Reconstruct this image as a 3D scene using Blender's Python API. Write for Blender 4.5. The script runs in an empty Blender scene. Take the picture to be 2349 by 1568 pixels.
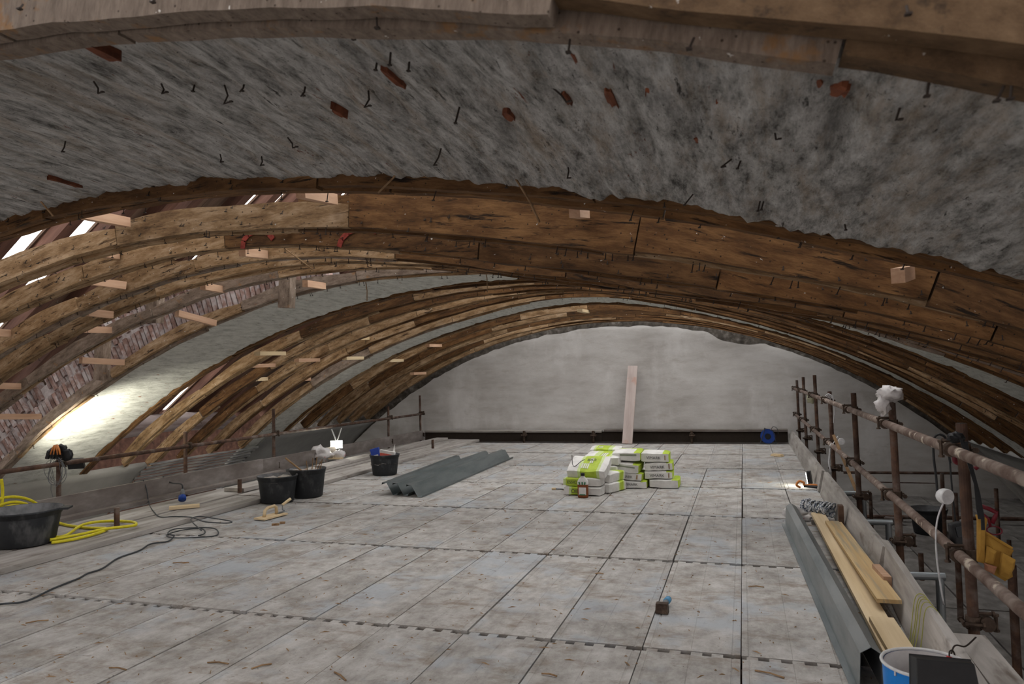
import bpy, math, random
import numpy as np
from mathutils import Vector, Matrix, noise as mnoise

random.seed(7)
S = bpy.context.scene
COL = S.collection

# ------------------------------------------------------------------ camera
FPX = 1671.46
YAW, PIT, ROL, H = math.radians(17.518), math.radians(2.5253), math.radians(1.3839), 1.45
CX, CY = 1174.5, 784.0
_F = np.array([-math.sin(YAW)*math.cos(PIT), math.cos(YAW)*math.cos(PIT), math.sin(PIT)])
_r = np.array([math.cos(YAW), math.sin(YAW), 0.0]); _u = np.cross(_r, _F)
_R = math.cos(ROL)*_r - math.sin(ROL)*_u
_U = math.sin(ROL)*_r + math.cos(ROL)*_u
_O = np.array([0, 0, H])
cam = bpy.data.cameras.new('camera'); camo = bpy.data.objects.new('camera', cam); COL.objects.link(camo)
cam.sensor_fit = 'HORIZONTAL'; cam.sensor_width = 36.0; cam.lens = FPX/2349*36.0
cam.clip_start = 0.05; cam.clip_end = 200
cam.dof.use_dof = True; cam.dof.focus_distance = 5.5; cam.dof.aperture_fstop = 4.5
camo.matrix_world = Matrix(((_R[0], _U[0], -_F[0], 0), (_R[1], _U[1], -_F[1], 0), (_R[2], _U[2], -_F[2], H), (0, 0, 0, 1)))
S.camera = camo

# ------------------------------------------------------------------ light
W = bpy.data.worlds.new('overcast_sky'); S.world = W; W.use_nodes = True
bg = W.node_tree.nodes['Background']; bg.inputs[0].default_value = (1.0, 0.985, 0.97, 1); bg.inputs[1].default_value = 3.4
S.view_settings.view_transform = 'Standard'; S.view_settings.look = 'None'
S.view_settings.exposure = 0.2; S.view_settings.gamma = 1.0; S.view_settings.use_curve_mapping = False

def ray(x, y): return _F + _R*((x-CX)/FPX) + _U*((CY-y)/FPX)
def atZ(x, y, z=0.0):
    d = ray(x, y); return Vector(_O + d*((z-H)/d[2]))
def atY(x, y, Y):
    d = ray(x, y); return Vector(_O + d*(Y/d[1]))
def atX(x, y, X):
    d = ray(x, y); return Vector(_O + d*(X/d[0]))

# ------------------------------------------------------------------ materials
def node(nt, t, **kw):
    n = nt.nodes.new(t)
    for k, v in kw.items(): setattr(n, k, v)
    return n

def mat(name, stops, scale=6, stretch=(1, 1, 1), detail=8, rough=0.85, metal=0.0, bump=0.3, bdist=0.006,
        bscale=None, over=(), rnd=0.0, rot=(0, 0, 0), spec=0.3, nrough=0.6, trans=0.0):
    m = bpy.data.materials.new(name); m.use_nodes = True
    nt = m.node_tree; L = nt.links; P = nt.nodes['Principled BSDF']
    P.inputs['Roughness'].default_value = rough; P.inputs['Metallic'].default_value = metal
    P.inputs['Specular IOR Level'].default_value = spec
    tc = node(nt, 'ShaderNodeTexCoord'); oi = node(nt, 'ShaderNodeObjectInfo')
    off = node(nt, 'ShaderNodeVectorMath', operation='MULTIPLY'); off.inputs[1].default_value = (37, 53, 71)
    L.new(oi.outputs['Random'], off.inputs[0])
    add = node(nt, 'ShaderNodeVectorMath', operation='ADD'); L.new(tc.outputs['Object'], add.inputs[0])
    if rnd > 0: L.new(off.outputs[0], add.inputs[1])
    def tex(sc, st, det, kind='noise', ro=nrough):
        mp = node(nt, 'ShaderNodeMapping'); mp.inputs['Scale'].default_value = st; mp.inputs['Rotation'].default_value = rot
        L.new(add.outputs[0], mp.inputs[0])
        if kind == 'noise':
            t = node(nt, 'ShaderNodeTexNoise'); t.inputs['Scale'].default_value = sc
            t.inputs['Detail'].default_value = det; t.inputs['Roughness'].default_value = ro
            L.new(mp.outputs[0], t.inputs['Vector']); return t.outputs['Fac']
        t = node(nt, 'ShaderNodeTexVoronoi'); t.inputs['Scale'].default_value = sc
        L.new(mp.outputs[0], t.inputs['Vector']); return t.outputs['Distance']
    cr = node(nt, 'ShaderNodeValToRGB'); e = cr.color_ramp.elements
    while len(e) < len(stops): e.new(0.5)
    for i, (p, c) in enumerate(stops): e[i].position = p; e[i].color = (*c, 1)
    base = tex(scale, stretch, detail); L.new(base, cr.inputs[0]); colr = cr.outputs[0]
    for o in over:
        f = tex(o.get('scale', 10), o.get('stretch', (1, 1, 1)), o.get('detail', 4), o.get('kind', 'noise'))
        mr = node(nt, 'ShaderNodeMapRange'); mr.inputs[1].default_value = o['lo']; mr.inputs[2].default_value = o['hi']
        mr.inputs[3].default_value = 0; mr.inputs[4].default_value = o.get('fac', 1.0); L.new(f, mr.inputs[0])
        fac = mr.outputs[0]
        if o.get('up'):     # settled dust: only on faces that look up
            ge = node(nt, 'ShaderNodeNewGeometry'); sx = node(nt, 'ShaderNodeSeparateXYZ'); L.new(ge.outputs['Normal'], sx.inputs[0])
            m2 = node(nt, 'ShaderNodeMapRange'); m2.inputs[1].default_value = 0.45; m2.inputs[2].default_value = 0.75
            L.new(sx.outputs[2], m2.inputs[0]); mm = node(nt, 'ShaderNodeMath', operation='MULTIPLY')
            L.new(fac, mm.inputs[0]); L.new(m2.outputs[0], mm.inputs[1]); fac = mm.outputs[0]
        mx = node(nt, 'ShaderNodeMix', data_type='RGBA'); L.new(fac, mx.inputs[0]); L.new(colr, mx.inputs[6])
        mx.inputs[7].default_value = (*o['col'], 1); colr = mx.outputs[2]
    if rnd > 0:
        hs = node(nt, 'ShaderNodeHueSaturation'); mr = node(nt, 'ShaderNodeMapRange')
        mr.inputs[3].default_value = 1-rnd; mr.inputs[4].default_value = 1+rnd
        L.new(oi.outputs['Random'], mr.inputs[0]); L.new(mr.outputs[0], hs.inputs['Value']); L.new(colr, hs.inputs['Color']); colr = hs.outputs[0]
    L.new(colr, P.inputs['Base Color'])
    if bump > 0:
        bp = node(nt, 'ShaderNodeBump'); bp.inputs['Strength'].default_value = bump; bp.inputs['Distance'].default_value = bdist
        L.new(tex(bscale, stretch, 8) if bscale else base, bp.inputs['Height']); L.new(bp.outputs[0], P.inputs['Normal'])
    if trans:
        P.inputs['Transmission Weight'].default_value = trans
    return m

def emit(name, col, s):
    m = bpy.data.materials.new(name); m.use_nodes = True; P = m.node_tree.nodes['Principled BSDF']
    P.inputs['Emission Color'].default_value = (*col, 1); P.inputs['Emission Strength'].default_value = s
    return m
def plain(name, c, rough=0.6, metal=0.0, v=0.12, scale=30, bump=0.1):
    d = tuple(x*(1-v) for x in c); b = tuple(min(1, x*(1+v)) for x in c)
    return mat(name, [(0.35, d), (0.65, b)], scale=scale, rough=rough, metal=metal, bump=bump, bdist=0.002)

WHITE = dict(col=(0.62, 0.6, 0.56), scale=26, lo=0.69, hi=0.74, detail=3)
DUST = dict(col=(0.62, 0.58, 0.55), scale=9, lo=0.2, hi=0.5, fac=0.95, up=True)
M = {}
M['rib'] = mat('old_brown_timber', [(0.30, (0.035, 0.016, 0.006)), (0.48, (0.10, 0.047, 0.016)), (0.68, (0.205, 0.108, 0.042))],
    scale=12, stretch=(0.30, 1.3, 1.3), detail=12, rough=0.9, bump=0.9, bdist=0.012, rnd=0.25, nrough=0.72,
    over=[dict(col=(0.014, 0.007, 0.003), scale=16, stretch=(0.22, 1, 2.2), lo=0.57, hi=0.66), dict(col=(0.010, 0.007, 0.005), scale=30, lo=0.15, hi=0.08, kind='v', fac=0.9), WHITE, DUST])
M['rib_pale'] = mat('lit_side_tan_timber', [(0.30, (0.085, 0.045, 0.019)), (0.48, (0.265, 0.165, 0.083)), (0.68, (0.48, 0.345, 0.22))],
    scale=12, stretch=(0.35, 1.3, 1.3), detail=12, rough=0.9, bump=0.9, bdist=0.012, rnd=0.2, nrough=0.72,
    over=[dict(col=(0.04, 0.022, 0.010), scale=15, stretch=(0.22, 1, 2.2), lo=0.57, hi=0.67), dict(col=(0.02, 0.013, 0.01), scale=26, lo=0.15, hi=0.08, kind='v', fac=0.9), WHITE, DUST])  # paler rib timber: the left side's stronger light put into the colour
M['rib_grey'] = mat('grey_brown_timber', [(0.30, (0.085, 0.060, 0.042)), (0.48, (0.205, 0.155, 0.118)), (0.68, (0.34, 0.27, 0.215))],
    scale=14, stretch=(0.5, 1.2, 1.6), detail=12, rough=0.92, bump=0.8, bdist=0.010, rnd=0.12, nrough=0.7,
    over=[dict(col=(0.03, 0.018, 0.01), scale=40, lo=0.13, hi=0.07, kind='v', fac=0.9), dict(col=(0.30, 0.16, 0.07), scale=10, lo=0.60, hi=0.68, fac=0.7), WHITE, DUST])
M['rib_near'] = mat('saw_marked_grey_beam', [(0.30, (0.080, 0.060, 0.045)), (0.50, (0.150, 0.115, 0.090)), (0.70, (0.22, 0.175, 0.140))],
    scale=16, stretch=(2.4, 1.2, 0.5), detail=12, rough=0.92, bump=0.8, bdist=0.008, rnd=0.1, nrough=0.72,
    over=[dict(col=(0.025, 0.015, 0.008), scale=34, lo=0.15, hi=0.08, kind='v', fac=0.9), dict(col=(0.20, 0.105, 0.04), scale=7, lo=0.56, hi=0.66, fac=0.8), WHITE])
M['rib_near_brown'] = mat('dark_brown_near_beam', [(0.30, (0.040, 0.022, 0.010)), (0.50, (0.105, 0.062, 0.030)), (0.70, (0.17, 0.108, 0.058))],
    scale=12, stretch=(0.8, 1.2, 1.0), detail=12, rough=0.92, bump=0.9, bdist=0.010, rnd=0.1, nrough=0.74,
    over=[dict(col=(0.020, 0.012, 0.007), scale=9, lo=0.58, hi=0.68, fac=0.8), WHITE])
M['new_wood'] = mat('pale_new_softwood', [(0.3, (0.40, 0.235, 0.145)), (0.7, (0.56, 0.37, 0.25))], scale=9, stretch=(0.2, 3, 3), rough=0.75, bump=0.1, rnd=0.15)
M['pine'] = mat('yellow_pine_plank', [(0.3, (0.56, 0.42, 0.24)), (0.6, (0.70, 0.56, 0.36))], scale=5, stretch=(0.12, 3, 3), rough=0.7, bump=0.1, rnd=0.08,
    over=[dict(col=(0.36, 0.24, 0.12), scale=9, stretch=(0.15, 2.5, 1), lo=0.66, hi=0.8, fac=0.5)])
M['pine_stained'] = mat('blue_stained_pine_plank', [(0.3, (0.42, 0.28, 0.13)), (0.6, (0.58, 0.42, 0.22))], scale=5, stretch=(0.12, 3, 3), rough=0.7, bump=0.1,
    over=[dict(col=(0.30, 0.27, 0.20), scale=10, stretch=(0.1, 3, 1), lo=0.5, hi=0.62, fac=0.7)])
M['board'] = mat('dusty_scaffold_board', [(0.3, (0.23, 0.21, 0.19)), (0.52, (0.38, 0.355, 0.33)), (0.72, (0.53, 0.505, 0.48))], scale=4, stretch=(0.25, 2, 2), rough=0.9, bump=0.3, rnd=0.12,
    over=[dict(col=(0.13, 0.10, 0.08), scale=7, stretch=(0.4, 1.5, 1), lo=0.58, hi=0.72, fac=0.8)])
M['board_dark'] = mat('mortar_stained_toe_board', [(0.3, (0.115, 0.095, 0.085)), (0.52, (0.19, 0.165, 0.15)), (0.75, (0.31, 0.285, 0.27))], scale=4, stretch=(0.5, 1.2, 1.2), rough=0.9, bump=0.3, rnd=0.1)
M['toe_gap_shade'] = plain('shaded_gap_board', (0.035, 0.026, 0.02), 0.9)  # near-black paints the shade of the gap under the capping board
M['pinkboard'] = mat('pink_grey_worn_board', [(0.3, (0.42, 0.34, 0.31)), (0.6, (0.56, 0.48, 0.45))], scale=4, stretch=(0.3, 2, 2), rough=0.9, bump=0.2,
    over=[dict(col=(0.5, 0.27, 0.19), scale=3, lo=0.6, hi=0.7, fac=0.6)])
M['deck'] = mat('dirty_steel_deck', [(0.32, (0.21, 0.195, 0.18)), (0.5, (0.375, 0.36, 0.34)), (0.68, (0.52, 0.51, 0.495))], scale=5, stretch=(1.2, 0.8, 1), detail=14, rough=0.75, bump=0.2, bdist=0.003, rnd=0.08, nrough=0.74,
    over=[dict(col=(0.37, 0.405, 0.44), scale=1.1, lo=0.52, hi=0.62, fac=0.7), dict(col=(0.20, 0.155, 0.115), scale=3.6, stretch=(0.8, 1.5, 1), lo=0.52, hi=0.68, fac=0.85, detail=14),
          dict(col=(0.105, 0.078, 0.052), scale=11, stretch=(0.7, 1.8, 1), lo=0.60, hi=0.70, fac=0.75, detail=14), dict(col=(0.60, 0.59, 0.57), scale=9, lo=0.63, hi=0.74, fac=0.6, detail=12), dict(col=(0.06, 0.05, 0.04), scale=60, lo=0.70, hi=0.73, fac=0.8, detail=2)])
M['deck_low'] = mat('dark_grey_lower_deck', [(0.30, (0.10, 0.092, 0.085)), (0.5, (0.165, 0.155, 0.145)), (0.70, (0.25, 0.24, 0.23))], scale=5, stretch=(1.2, 0.8, 1), detail=12, rough=0.85, bump=0.2, rnd=0.1)  # darker variant of the deck colour for the lower level
M['plaster_old'] = mat('rough_lime_plaster', [(0.36, (0.11, 0.106, 0.10)), (0.45, (0.38, 0.373, 0.355)), (0.54, (0.63, 0.62, 0.60)), (0.66, (0.84, 0.835, 0.81))],
    scale=22, stretch=(1.0, 0.24, 1.0), detail=15, rough=0.95, bump=1.0, bdist=0.035, nrough=0.78,
    over=[dict(col=(0.47, 0.37, 0.27), scale=5, stretch=(1.6, 0.35, 1), lo=0.50, hi=0.64, fac=0.6, detail=12), dict(col=(0.20, 0.195, 0.19), scale=3.2, stretch=(1.3, 0.5, 1), lo=0.54, hi=0.66, fac=0.6, detail=14),
          dict(col=(0.030, 0.026, 0.021), scale=13, stretch=(1.7, 0.26, 1), lo=0.60, hi=0.64, fac=0.92, detail=12), dict(col=(0.026, 0.02, 0.015), scale=30, stretch=(1.5, 0.5, 1), lo=0.62, hi=0.66, fac=0.9, detail=8),
          dict(col=(0.20, 0.062, 0.026), scale=9, stretch=(2.1, 0.36, 1), lo=0.63, hi=0.655, detail=10), dict(col=(0.05, 0.045, 0.04), scale=90, lo=0.62, hi=0.67, fac=0.8, detail=3)])
M['plaster_pale'] = mat('pale_flecked_plaster', [(0.32, (0.37, 0.375, 0.345)), (0.5, (0.62, 0.625, 0.585)), (0.7, (0.78, 0.785, 0.74))], scale=18, stretch=(1.0, 0.28, 1), detail=14, rough=0.95, bump=1.0, bdist=0.02, nrough=0.74,
    over=[dict(col=(0.25, 0.095, 0.04), scale=9, stretch=(2.2, 0.5, 1.2), lo=0.635, hi=0.665, detail=7), dict(col=(0.12, 0.10, 0.075), scale=13, stretch=(1.9, 0.35, 1), lo=0.61, hi=0.67, fac=0.85, detail=9)])
M['wall'] = mat('smooth_grey_render', [(0.32, (0.44, 0.42, 0.395)), (0.5, (0.58, 0.565, 0.545)), (0.68, (0.69, 0.68, 0.665))], scale=1.0, stretch=(0.8, 1, 2.4), detail=12, rough=0.9, bump=0.25, bdist=0.01, bscale=30, nrough=0.66,
    over=[dict(col=(0.80, 0.79, 0.78), scale=0.7, stretch=(1, 1, 0.6), lo=0.53, hi=0.68, fac=0.75, detail=8), dict(col=(0.42, 0.385, 0.345), scale=2.6, stretch=(1, 1, 3), lo=0.56, hi=0.75, fac=0.55)])
M['cove'] = mat('new_grey_plaster', [(0.35, (0.30, 0.30, 0.29)), (0.65, (0.36, 0.36, 0.345))], scale=3, rough=0.9, bump=0.15, bscale=25)
M['cove_pale'] = mat('fresh_beige_grey_plaster', [(0.35, (0.40, 0.39, 0.36)), (0.65, (0.46, 0.45, 0.42))], scale=3, rough=0.9, bump=0.15, bscale=25)
M['rust'] = mat('rusty_scaffold_tube', [(0.3, (0.040, 0.022, 0.015)), (0.5, (0.082, 0.047, 0.034)), (0.7, (0.15, 0.082, 0.05))], scale=9, detail=8, rough=0.75, metal=0.15, bump=0.2, bdist=0.003, rnd=0.2,
    over=[dict(col=(0.20, 0.165, 0.145), scale=6, lo=0.50, hi=0.68, fac=0.75)])
M['rail'] = mat('cement_splashed_tube', [(0.3, (0.085, 0.052, 0.040)), (0.5, (0.16, 0.115, 0.095)), (0.7, (0.31, 0.26, 0.225))], scale=8, detail=9, rough=0.75, metal=0.1, bump=0.2, bdist=0.003,
    over=[dict(col=(0.50, 0.44, 0.36), scale=11, lo=0.64, hi=0.69)])
M['clamp'] = mat('greasy_steel_coupler', [(0.3, (0.035, 0.022, 0.016)), (0.6, (0.10, 0.07, 0.052)), (0.8, (0.22, 0.18, 0.15))], scale=25, rough=0.6, metal=0.4, bump=0.2)
M['galv'] = mat('galvanised_sheet', [(0.3, (0.235, 0.26, 0.275)), (0.6, (0.34, 0.37, 0.385))], scale=3, rough=0.42, metal=0.75, bump=0.03, rnd=0.08)
M['galv_dark'] = mat('galvanised_channel_steel', [(0.3, (0.20, 0.235, 0.245)), (0.6, (0.36, 0.39, 0.40))], scale=5, stretch=(1.5, 0.3, 1.5), rough=0.4, metal=0.8, bump=0.03,
    over=[dict(col=(0.55, 0.56, 0.56), scale=7, stretch=(2, 0.3, 2), lo=0.62, hi=0.8, fac=0.6)])  # pale lengthwise streaks paint highlights into the steel colour
M['galv_blue'] = mat('blue_grey_profile_steel', [(0.3, (0.13, 0.17, 0.18)), (0.6, (0.25, 0.29, 0.30))], scale=4, stretch=(1.5, 0.3, 1.5), rough=0.38, metal=0.8, bump=0.03)
M['rubber'] = mat('dusty_black_rubber', [(0.3, (0.014, 0.016, 0.019)), (0.6, (0.032, 0.035, 0.039))], scale=6, rough=0.6, bump=0.1,
    over=[dict(col=(0.20, 0.20, 0.20), scale=6, stretch=(1, 1, 0.5), lo=0.58, hi=0.78, fac=0.55)])
M['rubber_in'] = mat('cement_coated_rubber', [(0.3, (0.10, 0.105, 0.11)), (0.6, (0.24, 0.245, 0.255))], scale=9, rough=0.85, bump=0.1)
M['black'] = plain('black_plastic', (0.014, 0.015, 0.017), 0.42)
M['yellow'] = plain('yellow_hose_pvc', (0.62, 0.54, 0.02), 0.45)
M['cable'] = plain('dark_grey_cable', (0.045, 0.05, 0.055), 0.6)
M['cable_lt'] = plain('light_grey_cable', (0.17, 0.18, 0.19), 0.6)
M['white'] = plain('white_plastic', (0.70, 0.71, 0.72), 0.45)
M['whitecord'] = plain('white_flex', (0.58, 0.58, 0.60), 0.5)
M['blue'] = plain('blue_plastic', (0.012, 0.055, 0.30), 0.4)
M['bluepaint'] = plain('blue_tin_lacquer', (0.008, 0.21, 0.66), 0.35, v=0.05)
M['tin_in'] = mat('whitewashed_tin_inside', [(0.3, (0.50, 0.49, 0.50)), (0.6, (0.68, 0.67, 0.67))], scale=10, rough=0.8, bump=0.1, over=[dict(col=(0.42, 0.36, 0.30), scale=6, lo=0.6, hi=0.75, fac=0.6)])
M['mortar'] = mat('dried_mortar', [(0.3, (0.24, 0.22, 0.20)), (0.6, (0.42, 0.39, 0.36))], scale=25, rough=0.95, bump=0.5, over=[dict(col=(0.26, 0.15, 0.08), scale=15, lo=0.55, hi=0.65)])
M['red'] = plain('red_plastic', (0.55, 0.012, 0.015), 0.4)
M['darkred'] = plain('dark_red_painted_steel', (0.13, 0.008, 0.016), 0.45)
M['orange'] = plain('orange_rubber', (0.56, 0.20, 0.05), 0.6)
M['leather'] = mat('tan_yellow_suede', [(0.3, (0.26, 0.135, 0.022)), (0.6, (0.41, 0.235, 0.045))], scale=10, rough=0.85, bump=0.2, rnd=0.08)
M['terra'] = plain('pinkish_brown_leather', (0.36, 0.17, 0.10), 0.8)
M['brick'] = mat('old_limewashed_brick', [(0.3, (0.13, 0.075, 0.06)), (0.55, (0.25, 0.155, 0.13)), (0.75, (0.33, 0.25, 0.22))], scale=14, rough=0.95, bump=0.6, rnd=0.25, over=[dict(col=(0.44, 0.41, 0.41), scale=8, lo=0.44, hi=0.62, fac=0.8, detail=10)])
M['brick_red'] = mat('exposed_red_brick', [(0.3, (0.075, 0.024, 0.013)), (0.6, (0.18, 0.058, 0.026))], scale=18, rough=0.95, bump=0.5, rnd=0.25, over=[dict(col=(0.45, 0.42, 0.38), scale=20, lo=0.64, hi=0.72, fac=0.8)])
M['lime'] = mat('crumbling_lime_mortar', [(0.3, (0.34, 0.30, 0.29)), (0.6, (0.52, 0.48, 0.47))], scale=20, rough=0.95, bump=0.6)
M['core_dark'] = mat('dark_crumbled_mortar', [(0.3, (0.03, 0.025, 0.02)), (0.55, (0.10, 0.088, 0.075)), (0.75, (0.24, 0.22, 0.2))], scale=9, detail=10, rough=0.95, bump=0.5)
M['iron'] = plain('rusted_iron_nail', (0.026, 0.018, 0.014), 0.7)
M['straw'] = mat('dry_reed_straw', [(0.3, (0.17, 0.095, 0.045)), (0.6, (0.31, 0.20, 0.11))], scale=20, rough=0.85, bump=0, rnd=0.2)
M['rafter'] = mat('dark_red_brown_rafter', [(0.3, (0.055, 0.024, 0.016)), (0.6, (0.13, 0.062, 0.042)), (0.8, (0.24, 0.14, 0.105))], scale=5, stretch=(0.3, 2, 2), rough=0.85, bump=0.3, rnd=0.2)
M['log'] = mat('grey_weathered_log', [(0.3, (0.12, 0.08, 0.07)), (0.6, (0.29, 0.24, 0.23)), (0.8, (0.40, 0.36, 0.35))], scale=4, stretch=(2, 0.3, 2), rough=0.9, bump=0.4)
M['roof'] = mat('dark_roof_boarding', [(0.3, (0.055, 0.03, 0.02)), (0.6, (0.13, 0.08, 0.055))], scale=5, stretch=(0.3, 2, 2), rough=0.9, bump=0.2, rnd=0.2)
M['mat'] = mat('grey_reed_lath_mat', [(0.35, (0.14, 0.14, 0.14)), (0.5, (0.33, 0.33, 0.33)), (0.65, (0.45, 0.42, 0.38))], scale=6, stretch=(2, 0.4, 5), rough=0.95, bump=0.7, bdist=0.02)
M['bagwhite'] = mat('white_paper_sack', [(0.3, (0.58, 0.57, 0.55)), (0.6, (0.74, 0.73, 0.71))], scale=9, rough=0.7, bump=0.3, bdist=0.012, rnd=0.04)
M['baggreen'] = mat('lime_green_print', [(0.3, (0.33, 0.45, 0.03)), (0.6, (0.45, 0.58, 0.06))], scale=9, rough=0.6, bump=0.3, bdist=0.012)
M['baggreen_pale'] = plain('pale_green_print', (0.55, 0.66, 0.30), 0.6)
M['print'] = plain('dark_grey_ink', (0.06, 0.065, 0.06), 0.7, bump=0)
M['olive'] = plain('olive_grey_print', (0.24, 0.26, 0.20), 0.7, bump=0)
M['film'] = mat('crumpled_clear_film', [(0.3, (0.55, 0.53, 0.53)), (0.6, (0.75, 0.73, 0.73))], scale=12, rough=0.35, bump=0.5, bdist=0.01, over=[dict(col=(0.55, 0.05, 0.10), scale=5, stretch=(1, 1, 0.4), lo=0.64, hi=0.68, fac=0.7)])
M['rope'] = mat('blue_white_braided_rope', [(0.44, (0.05, 0.07, 0.11)), (0.5, (0.55, 0.57, 0.60)), (0.7, (0.72, 0.73, 0.74))], scale=55, detail=2, rough=0.8, bump=0.2)
M['liquid'] = plain('brown_liquid', (0.22, 0.065, 0.02), 0.25)
M['greenprint'] = plain('dark_green_print', (0.02, 0.16, 0.07), 0.6)
M['bluebox'] = plain('blue_print', (0.03, 0.07, 0.36), 0.6)
M['redprint'] = plain('salmon_red_print', (0.66, 0.13, 0.10), 0.6)
M['twine'] = plain('yellow_green_string', (0.40, 0.40, 0.10), 0.8)
M['led'] = emit('lit_led_panel', (1.0, 0.97, 0.82), 30)
M['redpaint'] = mat('faded_red_paint', [(0.35, (0.14, 0.02, 0.015)), (0.6, (0.27, 0.05, 0.035))], scale=25, rough=0.9, bump=0.2)

# ------------------------------------------------------------------ mesh helpers
class B:
    def __init__(s): s.v = []; s.f = []; s.m = []
    def face(s, pts, mi=0):
        n = len(s.v); s.v += [tuple(p) for p in pts]; s.f.append(list(range(n, n+len(pts)))); s.m.append(mi)
    def box(s, c, size, X=None, mi=0, taper=1.0):
        hx, hy, hz = [a/2 for a in size]; n = len(s.v); c = Vector(c)
        for z in (-1, 1):
            k = taper if z > 0 else 1.0
            for x, y in ((-1, -1), (1, -1), (1, 1), (-1, 1)):
                p = Vector((x*hx*k, y*hy*k, z*hz)); s.v.append(tuple((X @ p if X else p) + c))
        for q in ((3, 2, 1, 0), (4, 5, 6, 7), (0, 1, 5, 4), (1, 2, 6, 5), (2, 3, 7, 6), (3, 0, 4, 7)):
            s.f.append([n+i for i in q]); s.m.append(mi)
        return s
    def tube(s, pts, r, n=8, mi=0, closed=False, r2=None):
        pts = [Vector(p) for p in pts]; k = len(pts); b = len(s.v); up = None
        for i, p in enumerate(pts):
            if closed: t = pts[(i+1) % k] - pts[i-1]
            else: t = pts[min(i+1, k-1)] - pts[max(i-1, 0)]
            t.normalize()
            if up is None:
                up = Vector((0, 0, 1)) if abs(t.z) < 0.9 else Vector((1, 0, 0))
            a = t.cross(up); 
            if a.length < 1e-5: a = t.cross(Vector((0.3, 1, 0.2)))
            a.normalize(); bb = a.cross(t).normalized(); up = bb
            rr = r if r2 is None else r+(r2-r)*i/(k-1)
            for j in range(n):
                an = 2*math.pi*j/n; s.v.append(tuple(p + a*(rr*math.cos(an)) + bb*(rr*math.sin(an))))
        for i in range(k if closed else k-1):
            for j in range(n):
                i2 = (i+1) % k
                s.f.append([b+i*n+j, b+i*n+(j+1) % n, b+i2*n+(j+1) % n, b+i2*n+j]); s.m.append(mi)
        if not closed:
            s.f.append([b+j for j in range(n)][::-1]); s.m.append(mi)
            s.f.append([b+(k-1)*n+j for j in range(n)]); s.m.append(mi)
        return s
    def lathe(s, c, prof, n=28, X=None, mis=None, sx=1.0):
        b = len(s.v); c = Vector(c)
        for (r, z) in prof:
            for j in range(n):
                an = 2*math.pi*j/n; p = Vector((r*sx*math.cos(an), r*math.sin(an), z)); s.v.append(tuple((X @ p if X else p)+c))
        for i in range(len(prof)-1):
            for j in range(n):
                s.f.append([b+i*n+j, b+i*n+(j+1) % n, b+(i+1)*n+(j+1) % n, b+(i+1)*n+j]); s.m.append(mis[i] if mis else 0)
        return s
    def prism(s, poly, a, b_, mi=0):
        """poly: list of (x,z) ; extruded from frame a to frame b_ (functions (x,z)->Vector)"""
        n = len(poly); k = len(s.v)
        s.v += [tuple(a(*p)) for p in poly] + [tuple(b_(*p)) for p in poly]
        for i in range(n):
            j = (i+1) % n; s.f.append([k+i, k+j, k+n+j, k+n+i]); s.m.append(mi)
        s.f.append([k+i for i in range(n)][::-1]); s.m.append(mi); s.f.append([k+n+i for i in range(n)]); s.m.append(mi)
        return s
    def sheet(s, prof, fa, fb, th, mi=0):
        """open cross-section of sheet metal: offset to give it thickness"""
        pr = [Vector((p[0], p[1])) for p in prof]; off = []
        for i, p in enumerate(pr):
            t = (pr[min(i+1, len(pr)-1)]-pr[max(i-1, 0)]).normalized(); off.append(p+Vector((-t.y, t.x))*th)
        n = len(pr)
        for i in range(n-1):
            s.prism([tuple(pr[i]), tuple(pr[i+1]), tuple(off[i+1]), tuple(off[i])], fa, fb, mi)
        return s
    def blob(s, c, r, n=10, seed=0, amp=0.25, sq=(1, 1, 1), fr=2.0, mi=0):
        b = len(s.v); m = n*2
        for i in range(n+1):
            th = math.pi*i/n
            for j in range(m):
                ph = 2*math.pi*j/m; d = Vector((math.sin(th)*math.cos(ph), math.sin(th)*math.sin(ph), math.cos(th)))
                k = 1+amp*mnoise.noise(d*fr+Vector((seed*3.1, seed, 0)))*2
                s.v.append((c[0]+d.x*r*k*sq[0], c[1]+d.y*r*k*sq[1], c[2]+d.z*r*k*sq[2]))
        for i in range(n):
            for j in range(m):
                s.f.append([b+i*m+j, b+(i+1)*m+j, b+(i+1)*m+(j+1) % m, b+i*m+(j+1) % m]); s.m.append(mi)
        return s

def link(name, b, mats, parent=None, M_=None, smooth=False):
    me = bpy.data.meshes.new(name)
    vs = b.v
    if M_ is None and parent is not None:
        l = worldloc(parent); vs = [(x-l[0], y-l[1], z-l[2]) for x, y, z in b.v]
    me.from_pydata(vs, [], b.f)
    if not isinstance(mats, (list, tuple)): mats = [mats]
    for m in mats: me.materials.append(m)
    if len(mats) > 1: me.polygons.foreach_set('material_index', b.m)
    if smooth: me.polygons.foreach_set('use_smooth', [True]*len(b.f))
    me.update()
    o = bpy.data.objects.new(name, me); COL.objects.link(o)
    if parent is not None:
        o.parent = parent
        if M_ is not None: o.matrix_basis = Matrix.Translation(-Vector(worldloc(parent))) @ M_
    elif M_ is not None: o.matrix_world = M_
    return o
_LOC = {}
def worldloc(o): return _LOC.get(o.name, (0, 0, 0))
def thing(name, label, cat, loc=(0, 0, 0), group=None):
    o = bpy.data.objects.new(name, None); COL.objects.link(o); o.location = loc; o.empty_display_size = 0.1
    _LOC[o.name] = tuple(loc); o['label'] = label; o['category'] = cat
    if group: o['group'] = group
    return o
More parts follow.
